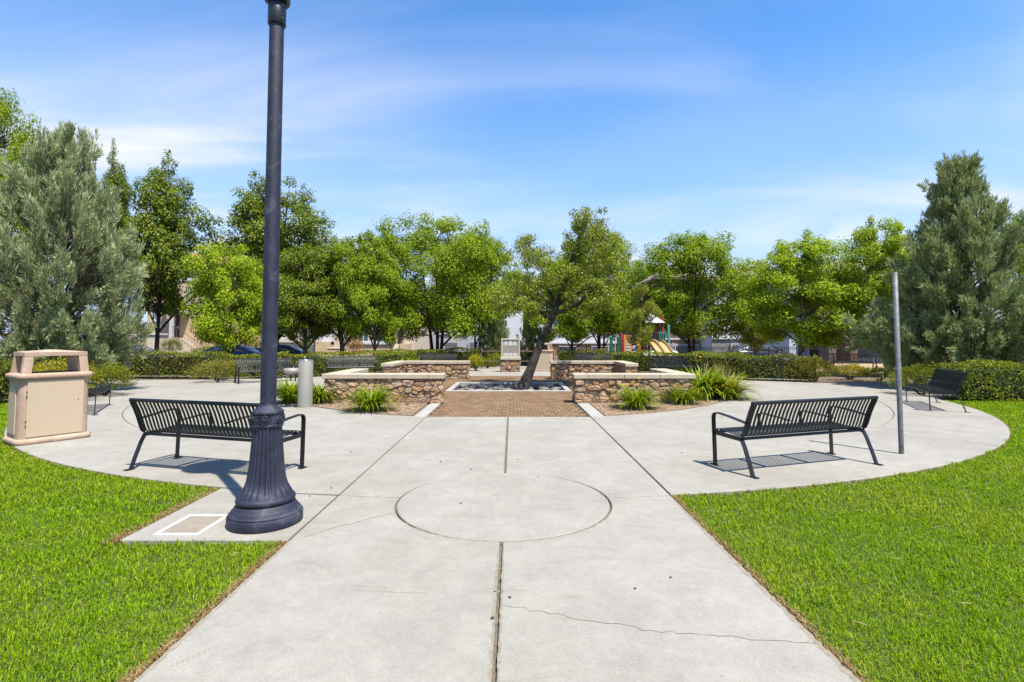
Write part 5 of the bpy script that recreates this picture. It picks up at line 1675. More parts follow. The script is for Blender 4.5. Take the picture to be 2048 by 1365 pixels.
# ------------------------------------------------------------------ the leaning tree in the court
def leaning_tree():
    bx, by = G(1046, 774, -0.1)
    Y = 16.9
    def W(px, py, dy=0.0):
        return Vector((XX(px, Y + dy, py), Y + dy, ZZ(py, Y + dy)))
    g = np.random.default_rng(301)
    rnd = random.Random(301)
    root = empty('leaning_tree', (bx, Y, -0.3), 0, 'leaning tree with dark rough trunk and thin crown in the sunken well', 'tree')
    O = Vector(root.location)
    segs = []
    tk = [W(1041, 792), W(1046, 776), W(1060, 742), W(1074, 705), W(1086, 675), W(1098, 650), W(1108, 628), W(1114, 612)]
    segs.append(([p - O for p in tk], [0.30, 0.21, 0.150, 0.130, 0.120, 0.108, 0.10, 0.085], 14))
    limbs = [
        [W(1104, 636), W(1085, 628, -0.2), W(1060, 612, -0.5), W(1035, 604, -0.8), W(1005, 600, -0.9)],
        [W(1110, 622), W(1122, 590, 0.1), W(1135, 550, 0.2), W(1148, 505, 0.1), W(1166, 460, 0.0), W(1180, 425, 0.0)],
        [W(1108, 628), W(1130, 622, -0.3), W(1158, 606, -0.6), W(1185, 580, -0.7), W(1215, 560, -0.6)],
        [W(1112, 616), W(1098, 580, 0.3), W(1085, 545, 0.6), W(1072, 508, 0.6), W(1056, 488, 0.6)],
        [W(1125, 580, 0.1), W(1150, 560, 0.6), W(1180, 535, 1.0), W(1205, 505, 1.1)],
        [W(1112, 616), W(1132, 600, 0.6), W(1160, 585, 1.3), W(1190, 570, 1.7)],
        [W(1112, 616), W(1090, 600, 0.8), W(1062, 575, 1.4)],
        [W(1142, 525, 0.1), W(1175, 500, -0.4), W(1205, 478, -0.5)],
    ]
    rad0 = [0.065, 0.085, 0.07, 0.06, 0.05, 0.06, 0.05, 0.04]
    lp = []
    for L, r0 in zip(limbs, rad0):
        P = []
        for i in range(len(L) - 1):
            for k in range(3):
                p = L[i].lerp(L[i + 1], k / 3)
                P.append(p + Vector((rnd.uniform(-1, 1), rnd.uniform(-1, 1), rnd.uniform(-1, 1))) * 0.03 * (1 if (i or k) else 0))
        P.append(L[-1])
        n = len(P)
        segs.append(([p - O for p in P], [r0 * (1 - 0.85 * i / (n - 1)) + 0.004 for i in range(n)], 7))
        lp += P[int(n * 0.42):]
    # leaf clumps along the limb ends
    C, CR = [], []
    for p in lp:
        for k in range(2):
            q = p + Vector((g.normal() * 0.30, g.normal() * 0.38, g.normal() * 0.24))
            C.append(tuple(q - O)); CR.append(g.uniform(0.14, 0.30))
    extra = [(1062, 500), (1045, 495), (1075, 520), (1090, 530), (1060, 545), (1040, 590), (1020, 598), (1080, 570), (1168, 450), (1180, 428), (1172, 470), (1150, 490), (1195, 500), (1210, 520), (1225, 545), (1200, 560), (1165, 545), (1120, 560), (1140, 580), (1185, 600), (1215, 590), (1010, 612), (1232, 575), (1190, 460), (1215, 490), (1160, 500), (1235, 520), (1150, 610), (1180, 620), (1060, 600), (1030, 565), (1010, 580), (1050, 575), (1000, 600), (1025, 610), (1130, 540), (1150, 560), (1175, 575), (1205, 600), (1190, 540), (1220, 510)]
    for (px, py) in extra:
        for k in range(2):
            dy = g.uniform(-0.9, 0.9)
            p = W(px + g.normal() * 9, py + g.normal() * 8, dy)
            C.append(tuple(p - O)); CR.append(g.uniform(0.20, 0.40))
            s = min(lp, key=lambda q: (q - p).length)
            segs.append(([s - O, s.lerp(p, 0.6) - O + Vector((0, 0, -0.04)), p - O], [0.016, 0.010, 0.004], 4))
    # bare twigs
    for k in range(34):
        p = lp[rnd.randrange(len(lp))]
        e = p + Vector((rnd.uniform(-0.6, 0.6), rnd.uniform(-0.6, 0.6), rnd.uniform(-0.15, 0.5)))
        segs.append(([p - O, p.lerp(e, 0.5) - O + Vector((0, 0, 0.04)), e - O], [0.010, 0.006, 0.003], 4))
    me = fast_tubes(segs, 'trunk', 'bark_grey')
    me.materials[0] = MATS['bark_lean']
    put('trunk', me, root)
    C, CR = np.array(C), np.array(CR)
    per = 165
    n = np.maximum(10, (per * (CR / CR.mean()) ** 2).astype(int))
    idx = np.repeat(np.arange(len(C)), n)
    D = unit(len(idx), g)
    P = C[idx] + D * (CR[idx] * g.uniform(0.1, 1, len(idx)) ** 0.6)[:, None] * np.array([1.1, 1.1, 0.8])
    N = norm(D * 0.4 + np.array([0, 0, 0.7]) + g.normal(size=D.shape) * 0.5)
    A = norm(np.cross(N, g.normal(size=D.shape)) + np.array([0, 0, -0.5]))
    L = 0.066 * g.uniform(0.65, 1.3, len(idx))
    V, F = leaf_quads(P, A, N, L, L * 0.6)
    put('crown', np_mesh('crown', V, F, 'leaf_centre'), root)
M('bark_lean', (0.105, 0.085, 0.07), 0.95, 0.5, 7, 1.0, 16, stain=(0.035, 0.028, 0.024), stain_scale=3.5, stain_lo=0.40, stain_hi=0.55)
leaning_tree()

# ------------------------------------------------------------------ hedges and shrubs
def hedge(path, w, h, label, mat='leaf_hedge', dens=620, leaf=0.055, seed=1, z=-0.03, cat='hedge', name='hedge', group=None, rough=0.06, taper=0.06):
    """clipped hedge along a polyline"""
    g = np.random.default_rng(seed)
    P = [Vector((p[0], p[1], 0)) for p in path]
    cen = sum(P, Vector()) / len(P)
    root = empty(name, (cen.x, cen.y, z), 0, label, cat, group)
    core = MB()
    Vs, Fs, o = [], [], 0
    PP, NN = [], []
    for i in range(len(P) - 1):
        a, b = P[i], P[i + 1]
        d = (b - a); L = d.length; d.normalize(); nrm = Vector((-d.y, d.x, 0))
        ang = math.atan2(d.y, d.x)
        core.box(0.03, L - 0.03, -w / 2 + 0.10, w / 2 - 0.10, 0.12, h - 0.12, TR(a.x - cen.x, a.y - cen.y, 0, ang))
        areas = [L * h, L * h, L * w] + ([w * h] if i == 0 else []) + ([w * h] if i == len(P) - 2 else [])
        kinds = ['l', 'r', 't'] + (['s'] if i == 0 else []) + (['e'] if i == len(P) - 2 else [])
        for k, A in zip(kinds, areas):
            n = int(A * dens)
            u = g.uniform(-0.02, 1.02, n); v = g.uniform(0, 1, n)
            dep = -np.abs(g.normal(0, rough, n)) + rough * 0.7
            if k in 'lr':
                s = 1 if k == 'l' else -1
                x = u * L; zz = 0.04 + v * (h - 0.04); y = s * (w / 2 * (1 + taper * (0.5 - v)) + dep); nn = (0, s, 0.25)
            elif k == 't':
                x = u * L; y = (v - 0.5) * w; zz = h + dep * 0.8; nn = (0, 0, 1)
            else:
                s = -1 if k == 's' else 1
                x = (0 if k == 's' else L) + s * dep; y = (u - 0.5) * w; zz = 0.04 + v * (h - 0.04); nn = (s, 0, 0.25)
            bulge = 0.05 * np.sin(x * 2.3 + i * 1.7 + seed) + 0.035 * np.sin(x * 5.1 + zz * 4 + seed * 2)
            if k in 'lr': y = y + s * bulge
            if k == 't': zz = zz + bulge
            ca, sa = math.cos(ang), math.sin(ang)
            X = a.x - cen.x + x * ca - y * sa; Y = a.y - cen.y + x * sa + y * ca
            PP.append(np.stack([X, Y, zz], 1))
            nv = np.array([nn[0] * ca - nn[1] * sa, nn[0] * sa + nn[1] * ca, nn[2]])
            NN.append(np.repeat(nv[None], n, 0))
    Pn = np.concatenate(PP); Nn = np.concatenate(NN)
    Nr = norm(Nn + g.normal(size=Nn.shape) * 0.6)
    A = norm(np.cross(Nr, g.normal(size=Nn.shape)) + Nn * 0.5 + np.array([0, 0, 0.45]))
    L = leaf * g.uniform(0.6, 1.4, len(Pn))
    V, F = leaf_quads(Pn, A, Nr, L, L * g.uniform(0.45, 0.7, len(Pn)))
    put('foliage', np_mesh('foliage', V, F, mat), root)
    core.build('branches', 'hedge_core', root)  # solid dark core box behind the leaves, modelled in place of branches
    return root
def shrub(x, y, rx, ry, h, label, mat, seed, n=2600, leaf=0.05, z=-0.03, cat='shrub', name='shrub', group=None, spiky=0.0, zc=0.45):
    """loose rounded shrub"""
    g = np.random.default_rng(seed)
    root = empty(name, (x, y, z), 0, label, cat, group)
    D = unit(n, g); D[:, 2] = np.where(D[:, 2] < -0.3, -D[:, 2], D[:, 2])
    a = np.arctan2(D[:, 1], D[:, 0])
    w = 1 + 0.14 * np.sin(3 * a + seed) + 0.12 * np.sin(5 * a + D[:, 2] * 6 + seed) + 0.10 * np.sin(9 * a - D[:, 2] * 5)
    k = g.uniform(0.45, 1.0, n) ** 0.5 * w
    P = D * k[:, None] * np.array([rx, ry, h * (1 - zc)]) + np.array([0, 0, h * zc])
    P[:, 2] = np.maximum(P[:, 2], 0.03)
    N = norm(D + g.normal(size=D.shape) * 0.6)
    A = norm(np.cross(N, g.normal(size=D.shape)) * (1 - spiky) + D * (0.4 + spiky) + np.array([0, 0, 0.4]))
    L = leaf * g.uniform(0.6, 1.4, n) * (1 + spiky)
    V, F = leaf_quads(P, A, N, L, leaf * g.uniform(0.35, 0.65, n) * (1 - 0.5 * spiky))
    put('foliage', np_mesh('foliage', V, F, mat), root)
    m = MB()
    rnd = random.Random(seed)
    for i in range(9):
        q = Vector((rnd.uniform(-0.75, 0.75) * rx, rnd.uniform(-0.75, 0.75) * ry, h * rnd.uniform(0.55, 0.9)))
        m.tube([(q.x * 0.1, q.y * 0.1, 0), q * 0.55 + Vector((0, 0, 0.05)), q], [0.016, 0.010, 0.004], 5)
    m.build('branches', 'bark_dark', root)
    return root
GH = 'clipped hedges round the plaza'
hedge([(-20, 21.6), (-11.9, 20.9)], 0.9, 0.96, 'dark clipped hedge in front of the navy car on the left', seed=1, group=GH)
hedge([(-11.4, 20.2), (-9.0, 20.6), (-7.2, 22.4), (-4.8, 24.6)], 0.9, 0.93, 'clipped hedge behind the benches left of the stone walls', seed=2, group=GH, mat='leaf_box')
hedge([(-4.6, 26.6), (-2.0, 28.2)], 0.9, 1.0, 'clipped hedge behind the far left stone wall', seed=3, group=GH, mat='leaf_box')
hedge([(5.0, 24.6), (8.3, 20.9), (8.9, 20.0)], 0.9, 0.93, 'clipped hedge behind the benches right of the stone walls', seed=4, group=GH, mat='leaf_box')
hedge([(8.75, 19.55), (10.9, 18.75)], 0.85, 0.90, 'dark thinning clipped hedge left of the rosemary shrub', seed=5, group=GH, dens=480)
hedge([(11.3, 13.35), (18, 13.1)], 1.0, 0.88, 'clipped green hedge behind the right bench at the right edge', seed=6, mat='leaf_box', group=GH, leaf=0.05, dens=900)
hedge([(-12.0, 12.6), (-20, 12.4)], 1.0, 0.92, 'clipped hedge at the left edge behind the litter bin', seed=7, group=GH, leaf=0.05, dens=800)
hedge([(2.6, 28.6), (5.6, 28.4)], 0.8, 0.95, 'dark hedge under the trees right of the far litter bin', seed=8, group=GH)
hedge([(-30, 27.5), (-14, 27.2)], 0.9, 0.7, 'low green hedge along the street on the left', seed=9, group=GH, mat='leaf_box', z=-0.2)
hedge([(-10.8, 41.2), (-6.4, 41.2)], 1.2, 0.85, 'low bright hedge in front of the middle townhouse', seed=10, group='low hedges at the houses', mat='leaf_box', z=FAR_Z, leaf=0.09, dens=260)
shrub(*G(440, 764), 0.9, 0.75, 0.75, 'loose pale green shrub spilling onto the pavement left of the lamp post', 'leaf_rosemary', 21, 3200, 0.06, spiky=0.4)
shrub(*G(205, 792), 0.75, 0.6, 0.85, 'dark green shrub behind the left bench beside the litter bin', 'leaf_box', 22, 3600, 0.05, spiky=0.3)
shrub(XX(112, 12.7), 12.7, 1.2, 0.6, 1.02, 'bright yellow-green shrub seen through the litter bin hood', 'leaf_yellow', 23, 3800, 0.05)
shrub(*G(1625, 764), 0.72, 0.6, 0.86, 'grey-green rosemary shrub at the end of the right hedge', 'leaf_rosemary', 24, 4200, 0.055, spiky=0.6)
shrub(*G(1700, 758), 0.75, 0.6, 0.56, 'yellow-green low shrub in front of the playground bench', 'leaf_yellow', 25, 3200, 0.05)
shrub(*G(1757, 761), 0.78, 0.55, 0.50, 'dark green low shrub right of the yellow-green shrub', 'leaf_hedge', 26, 2800, 0.05)
shrub(*G(1848, 790), 0.85, 0.6, 0.80, 'dark green spiky shrub left of the end-on bench', 'leaf_box', 27, 3600, 0.05, spiky=0.4)
shrub(*G(952, 742), 0.38, 0.38, 0.80, 'yellow-green shrub at the end of the far left stone wall', 'leaf_yellow', 28, 1500, 0.06)
shrub(*G(975, 737), 0.35, 0.3, 0.55, 'small green shrub behind the yellow one left of the railing', 'leaf_box', 29, 900, 0.06)
shrub(*G(1262, 744), 0.55, 0.5, 0.86, 'olive green bush between the far right wall and the slide', 'leaf_yellow', 30, 2200, 0.07)
shrub(XX(1215, 26), 26, 0.75, 0.6, 0.88, 'dark green bush in front of the playground panels', 'leaf_box', 31, 2400, 0.07)
shrub(XX(985, 29), 29, 0.6, 0.5, 0.9, 'round green bush behind the pipe railing', 'leaf_box', 32, 1700, 0.08, z=-0.15)
shrub(XX(1014, 36), 36, 0.55, 0.5, 1.7, 'yellow-green bush above the notice board', 'leaf_yellow', 33, 1300, 0.10, z=FAR_Z)
shrub(XX(345, 37), 37, 0.68, 0.68, 1.25, 'clipped egg-shaped topiary in front of the porch', 'leaf_topiary', 34, 6000, 0.045, z=FAR_Z + 0.55, cat='topiary', name='topiary')
shrub(XX(345, 37), 37, 0.45, 0.45, 0.75, 'dark green shrub below the egg-shaped topiary', 'leaf_hedge', 39, 1500, 0.06, z=FAR_Z)
shrub(XX(268, 42), 42, 1.6, 1.0, 3.0, 'bright green bush between the tan entry pillars', 'leaf_yellow', 35, 3000, 0.10, z=FAR_Z, spiky=0.3)
shrub(XX(420, 40), 40, 1.5, 0.9, 1.25, 'green bush at the foot of the porch stairs', 'leaf_box', 36, 2400, 0.09, z=FAR_Z)
shrub(XX(705, 42), 42, 1.0, 0.8, 2.0, 'reddish-green bush in front of the tan garden wall', 'leaf_red', 37, 1900, 0.10, z=FAR_Z)
shrub(XX(505, 36), 36, 1.6, 0.9, 1.9, 'green bush behind the blue car', 'leaf_rosemary', 38, 3000, 0.09, z=FAR_Z)

# ------------------------------------------------------------------ lilies and grasses
def lily(x, y, label, seed, n=260, L=(0.32, 0.52), w=0.011, mat='leaf_lily', r=0.13, up=(0.05, 0.80), stalks=0, flowers=0, group='daylily clumps along the stone walls', z=0.0, buds=()):
    g = np.random.default_rng(seed)
    root = empty('daylily', (x, y, z), 0, label, 'plant', group)
    az = g.uniform(0, 2 * np.pi, n); rr = r * np.sqrt(g.uniform(0, 1, n))
    ln = g.uniform(*L, n); th = g.uniform(*up, n)          # start angle from vertical
    curl = g.uniform(0.9, 2.2, n)
    S = 6
    p = np.stack([rr * np.cos(az + g.normal(0, 0.6, n)), rr * np.sin(az + g.normal(0, 0.6, n)), np.zeros(n)], 1)
    side = np.stack([-np.sin(az), np.cos(az), np.zeros(n)], 1)
    V = []
    for k in range(S + 1):
        u = k / S
        ww = w * (0.55 + 0.9 * u if u < 0.4 else 0.91 * (1 - ((u - 0.4) / 0.6) ** 2.2) + 0.02)
        V.append(np.stack([p - side * ww * g.uniform(0.9, 1.1), p + side * ww], 1))
        t = th + curl * u
        d = np.stack([np.cos(az) * np.sin(t), np.sin(az) * np.sin(t), np.cos(t)], 1)
        p = p + d * (ln / S)[:, None]
        p[:, 2] = np.maximum(p[:, 2], 0.015)
    V = np.stack(V, 1).reshape(n, -1, 3)
    nv = V.shape[1]
    q = np.array([[2 * k, 2 * k + 1, 2 * k + 3, 2 * k + 2] for k in range(S)])
    F = (np.arange(n)[:, None, None] * nv + q[None]).reshape(-1, 4)
    put('leaves', np_mesh('leaves', V.reshape(-1, 3), F, mat, True), root)
    rnd = random.Random(seed)
    for k in range(stalks):
        a = rnd.uniform(0, 6.28); h = rnd.uniform(0.55, 0.95); ln_ = rnd.uniform(0.1, 0.45)
        MB().tube([(0.05 * math.cos(a), 0.05 * math.sin(a), 0), (0.3 * ln_ * math.cos(a), 0.3 * ln_ * math.sin(a), h * 0.55), (ln_ * math.cos(a), ln_ * math.sin(a), h)], [0.006, 0.005, 0.003], 5).build('dry_stalk', 'straw', root)
    for (fx_, fy__, fz) in buds:
        st = MB().tube([(fx_ * 0.2, fy__ * 0.2, 0), (fx_ * 0.7, fy__ * 0.7, fz * 0.6), (fx_, fy__, fz)], [0.005, 0.005, 0.004], 5).build('flower_stalk', 'leaf_lily', root)
        m = MB()
        for k in range(6):
            a = 2 * math.pi * k / 6 + rnd.uniform(-0.15, 0.15)
            d = Vector((math.cos(a), math.sin(a) - 0.45, 0.25)); s = Vector((-math.sin(a), math.cos(a), 0)) * 0.016
            c = Vector((fx_, fy__, fz))
            m.add([c, c + d * 0.035 + s + Vector((0, 0, 0.02)), c + d * 0.075 + Vector((0, 0, 0.015)), c + d * 0.035 - s + Vector((0, 0, 0.02))], [(0, 1, 2, 3)])
        m.build('flower', 'flower_yellow', st)
    return root
lily(*G(742, 822), 'green arching daylily clump in front of the near left stone wall', 401, 520, (0.52, 0.82), 0.012)
lily(*G(580, 806), 'green daylily clump left of the drinking fountain', 402, 520, (0.55, 0.85), 0.012)
lily(*G(640, 806), 'green daylily clump between the drinking fountain and the stone wall', 403, 460, (0.45, 0.72), 0.012)
fx0, fy0 = G(1273, 818)
lily(fx0, fy0, 'green daylily clump with yellow flowers before the near right stone wall', 404, 540, (0.50, 0.78), 0.010, buds=((0.12, 0.2, 0.62), (-0.28, 0.15, 0.48), (-0.16, 0.1, 0.50), (-0.06, -0.05, 0.34)), r=0.14)
lily(*G(1365, 808), 'fine green daylily clump between the flowering one and the tall lilies', 405, 480, (0.45, 0.72), 0.010)
lily(*G(1405, 797), 'big tall lily clump with strap leaves and dry stalks, left of the two', 406, 420, (0.75, 1.2), 0.024, 'leaf_lily', 0.24, (0.05, 0.8), stalks=8, group='tall lilies right of the near wall')
lily(*G(1450, 797), 'big yellowing lily clump with dry stalks at the pavement edge', 407, 420, (0.65, 1.05), 0.020, 'leaf_lily_old', 0.24, (0.1, 0.9), stalks=16, group='tall lilies right of the near wall')
lx0, ly0 = XX(806, 21.4), 21.4
lily(lx0, ly0, 'bright strap-leaved lily clump behind the far left stone wall, left', 408, 200, (0.55, 1.05), 0.020, 'leaf_lily', 0.28, (0.05, 0.75), group='lilies behind the far left wall', z=0.1)
lily(XX(838, 21.5), 21.5, 'bright strap-leaved lily clump behind the far left stone wall, right', 409, 200, (0.5, 0.95), 0.020, 'leaf_lily', 0.28, (0.05, 0.75), group='lilies behind the far left wall', z=0.1)
lily(*G(1440, 786), 'pale dry ornamental grass behind the tall lilies', 410, 150, (0.7, 1.25), 0.004, 'dry_grass', 0.2, (0.0, 0.35), group=None)

# ================================================================== CARS
def make_car(paint):
    root = empty('parked_car')
    def ring(x, z0, z1, hw, k=0.16):
        zm = z0 + (z1 - z0) * 0.5
        return [(x, -hw * 0.86, z0), (x, -hw, z0 + k * 0.8), (x, -hw, zm + 0.05), (x, -hw * 0.95, z1 - 0.05), (x, -hw * 0.84, z1), (x, hw * 0.84, z1), (x, hw * 0.95, z1 - 0.05), (x, hw, zm + 0.05), (x, hw, z0 + k * 0.8), (x, hw * 0.86, z0)]
    sec = [(-2.28, 0.42, 0.78, 0.60), (-2.22, 0.30, 0.88, 0.76), (-2.0, 0.24, 0.95, 0.85), (-1.3, 0.22, 0.97, 0.90), (-0.3, 0.2, 0.95, 0.91), (0.7, 0.2, 0.92, 0.91), (1.3, 0.22, 0.86, 0.90), (1.9, 0.24, 0.77, 0.84), (2.2, 0.28, 0.66, 0.72), (2.3, 0.38, 0.58, 0.56)]
    MB().loft([ring(*s) for s in sec]).build('body', paint, root)
    def cab(x, zb, zt, wb, wt):
        return [(x, -wb, zb), (x, -wt, zt - 0.04), (x, -wt * 0.9, zt), (x, wt * 0.9, zt), (x, wt, zt - 0.04), (x, wb, zb)]
    MB().loft([cab(-2.0, 0.90, 0.96, 0.78, 0.72), cab(-1.55, 0.90, 1.13, 0.80, 0.66), cab(-1.15, 0.90, 1.28, 0.80, 0.62), cab(-0.7, 0.90, 1.38, 0.81, 0.60), cab(-0.1, 0.90, 1.41, 0.81, 0.61), cab(0.35, 0.89, 1.36, 0.80, 0.62), cab(0.75, 0.87, 1.21, 0.79, 0.64), cab(1.35, 0.84, 0.93, 0.77, 0.70)]).build('windows', 'car_glass', root)
    def cap(x, zt, wt): return [(x, -wt - 0.012, zt - 0.06), (x, -wt * 0.9 - 0.01, zt + 0.006), (x, 0, zt + 0.022), (x, wt * 0.9 + 0.01, zt + 0.006), (x, wt + 0.012, zt - 0.06), (x, wt * 0.8, zt - 0.045), (x, -wt * 0.8, zt - 0.045)]
    MB().loft([cap(-1.45, 1.17, 0.65), cap(-1.15, 1.28, 0.62), cap(-0.7, 1.38, 0.60), cap(-0.1, 1.41, 0.61), cap(0.35, 1.36, 0.62), cap(0.55, 1.29, 0.63)]).build('roof', paint, root)
    for s in (-1, 1):
        for pts in ([(0.53, s * 0.65, 1.28), (1.30, s * 0.735, 0.93)], [(-1.42, s * 0.665, 1.16), (-1.95, s * 0.745, 0.95)], [(-0.28, s * 0.62, 1.385), (-0.30, s * 0.81, 0.94)]):
            MB().tube(pts, 0.032, 6).build('pillar', paint, root)
        for x in (-1.40, 1.42):
            w = MB().tube([(x, s * 0.72, 0.315), (x, s * 0.92, 0.315)], 0.315, 20).build('wheel', 'tyre', root)
            MB().tube([(x, s * 0.90, 0.315), (x, s * 0.935, 0.315)], 0.20, 16).build('rim', 'rim', w)
        MB().box(2.10, 2.27, min(s * 0.42, s * 0.70), max(s * 0.42, s * 0.70), 0.52, 0.63, bevel=0.02).build('headlight', 'lamp_lens', root)
        MB().box(-2.29, -2.16, min(s * 0.40, s * 0.72), max(s * 0.40, s * 0.72), 0.66, 0.78, bevel=0.02).build('tail_light', 'tail_lens', root)
        MB().box(0.68, 0.80, min(s * 0.84, s * 1.0), max(s * 0.84, s * 1.0), 0.90, 1.02, bevel=0.02).build('mirror', paint, root)
    return root
GC = 'cars parked along the streets'
cars = {}
for (px, Y, rz, paint, lab) in (
        (262, 33.5, R(4), 'car_navy', 'navy blue sedan parked behind the dark left hedge'),
        (458, 32.5, R(176), 'car_blue', 'bright blue car parked behind the small round tree'),
        (570, 34.0, R(0), 'car_black', 'black car parked right of the lamp post behind the hedge'),
        (35, 31.5, R(182), 'car_white', 'white car half hidden under the left conifer'),
        (1288, 37.5, R(178), 'car_white', 'white car behind the green playground panels'),
        (1520, 37.5, R(3), 'car_black', 'dark car behind the iron fence in front of the grey garage')):
    c = make_car(paint) if paint not in cars else copy_tree(cars[paint])
    cars.setdefault(paint, c)
    c.location = (XX(px, Y), Y, FAR_Z)
    c.rotation_euler = (0, 0, rz)
    tag(c, lab, 'car', GC)

# ================================================================== BUILDINGS
def bpart(root, name, mat, *boxes, bevel=0.0, parent=None):
    m = MB()
    for b in boxes: m.box(*b, bevel=bevel)
    return m.build(name, mat, parent or root)
def window(root, xa, xb, za, zb, y=0.0, frame='trim_white', mull=1):
    f = MB()
    w = 0.09
    f.box(xa, xa + w, y - 0.10, y + 0.02, za, zb); f.box(xb - w, xb, y - 0.10, y + 0.02, za, zb)
    f.box(xa + w, xb - w, y - 0.10, y + 0.02, za, za + w); f.box(xa + w, xb - w, y - 0.10, y + 0.02, zb - w, zb)
    for k in range(mull):
        x = xa + (xb - xa) * (k + 1) / (mull + 1)
        f.box(x - 0.03, x + 0.03, y - 0.08, y + 0.02, za + w, zb - w)
    o = f.build('window', frame, root)
    MB().box(xa + w * 0.5, xb - w * 0.5, y - 0.045, y - 0.01, za + w * 0.5, zb - w * 0.5).build('pane', 'glass_dark', o)
    MB().box(xa - 0.06, xb + 0.06, y - 0.16, y - 0.002, za - 0.10, za - 0.002).build('sill', frame, o)
def hip_roof(root, x0, x1, y0, y1, z, rise, mat, ov=0.5):
    x0 -= ov; x1 += ov; y0 -= ov; y1 += ov
    d = min((x1 - x0), (y1 - y0)) / 2 * 0.98
    if (x1 - x0) > (y1 - y0): r0, r1 = (x0 + d, (y0 + y1) / 2), (x1 - d, (y0 + y1) / 2)
    else: r0, r1 = ((x0 + x1) / 2, y0 + d), ((x0 + x1) / 2, y1 - d)
    m = MB()
    vs = [(x0, y0, z), (x1, y0, z), (x1, y1, z), (x0, y1, z), (x0, y0, z + 0.18), (x1, y0, z + 0.18), (x1, y1, z + 0.18), (x0, y1, z + 0.18), (r0[0], r0[1], z + rise), (r1[0], r1[1], z + rise)]
    if (x1 - x0) > (y1 - y0): up = [(4, 5, 9, 8), (6, 7, 8, 9), (5, 6, 9), (7, 4, 8)]
    else: up = [(4, 5, 8), (5, 6, 9, 8), (6, 7, 9), (7, 4, 8, 9)]
    m.add(vs, [(3, 2, 1, 0), (0, 1, 5, 4), (1, 2, 6, 5), (2, 3, 7, 6), (3, 0, 4, 7)] + up)
    return m.build('roof', mat, root)
def railing(root, pts, h, mat='iron', step=0.14):
    """top and bottom rail with balusters following the points"""
    m = MB()
    for a, b in zip(pts[:-1], pts[1:]):
        a, b = Vector(a), Vector(b)
        m.tube([a + Vector((0, 0, h)), b + Vector((0, 0, h))], 0.028, 6); m.tube([a + Vector((0, 0, 0.1)), b + Vector((0, 0, 0.1))], 0.02, 6)
        n = max(2, int((b - a).length / step))
        for i in range(n + 1):
            p = a.lerp(b, i / n)
            m.tube([p, p + Vector((0, 0, h))], 0.028 if i in (0, n) else 0.010, 5)
    return m.build('railing', mat, root)

# --- left townhouse with porch (tan and peach stucco, red tiled roof)
BY = 46.0
X_ = lambda p: XX(p, BY)
Z_ = lambda p: ZZ(p, BY) - FAR_Z
O = X_(340)
t1 = empty('townhouse', (O, BY, FAR_Z), 0, 'tan and peach townhouse with red tiled roof, porch and stairs on the left', 'house')
rx = lambda p: X_(p) - O
bpart(t1, 'wall', 'stucco_tan', (rx(332), rx(445), 0, 9, 0, Z_(560)))
bpart(t1, 'upper_wall', 'stucco_peach', (rx(332) + 0.05, rx(445) - 0.05, 0.12, 9, Z_(560), Z_(530)))
bpart(t1, 'wing', 'stucco_tan', (rx(258), rx(331.5), 2.2, 10, 0, Z_(600)))
bpart(t1, 'wing_upper', 'stucco_peach', (rx(258) + 0.05, rx(331.5), 2.3, 10, Z_(600), Z_(540)))
hip_roof(t1, rx(332), rx(445), 0.1, 9, Z_(530), 1.9, 'roof_red')
hip_roof(t1, rx(250), rx(331), 2.4, 10, Z_(540), 1.7, 'roof_red', 0.35)
bpart(t1, 'string_course', 'trim_white', (rx(330), rx(446), -0.10, -0.003, Z_(562), Z_(557)))
for a, b in ((368, 378), (395, 408), (418, 430)):
    window(t1, rx(a), rx(b), Z_(608), Z_(572))
for a, b in ((268, 282), (300, 316)):
    window(t1, rx(a), rx(b), Z_(640), Z_(605), 2.2)
window(t1, rx(308), rx(320), Z_(662), Z_(632), 2.2)
# porch: raised floor, white columns, lintel, dark door, railing, stair
pf = Z_(676)
bpart(t1, 'porch_floor', 'stucco_cream', (rx(343), rx(388), -2.4, -0.003, 0, pf))
for a in (345.5, 371):
    MB().box(rx(a), rx(a) + 0.28, -2.3, -2.02, pf, Z_(628), bevel=0.03).build('column', 'trim_white', t1)
bpart(t1, 'porch_lintel', 'trim_white', (rx(343), rx(380), -2.45, -0.003, Z_(628), Z_(620)))
bpart(t1, 'porch_roof', 'roof_red', (rx(342), rx(381), -2.6, -0.003, Z_(620) + 0.002, Z_(617)))
d = bpart(t1, 'door', 'door_dark', (rx(351), rx(358), -0.08, 0.02, pf, Z_(631)))
MB().tube([(rx(357), -0.14, pf + 1.0), (rx(357), -0.08, pf + 1.0)], 0.04, 8).build('handle', 'chrome', d)
railing(t1, [(rx(348), -2.25, pf), (rx(382), -2.25, pf)], 0.95, 'rail_brown')
m = MB()
NST = 8
for k in range(NST):
    m.box(rx(388) + 0.30 * k, rx(388) + 0.30 * (k + 1), -2.3, -1.0, 0, pf * (1 - (k + 1) / (NST + 1)))
m.build('stairs', 'stucco_cream', t1)
railing(t1, [(rx(386), -2.28, pf), (rx(388) + 0.3 * NST, -2.28, 0.15)], 0.9, 'rail_brown', 0.3)
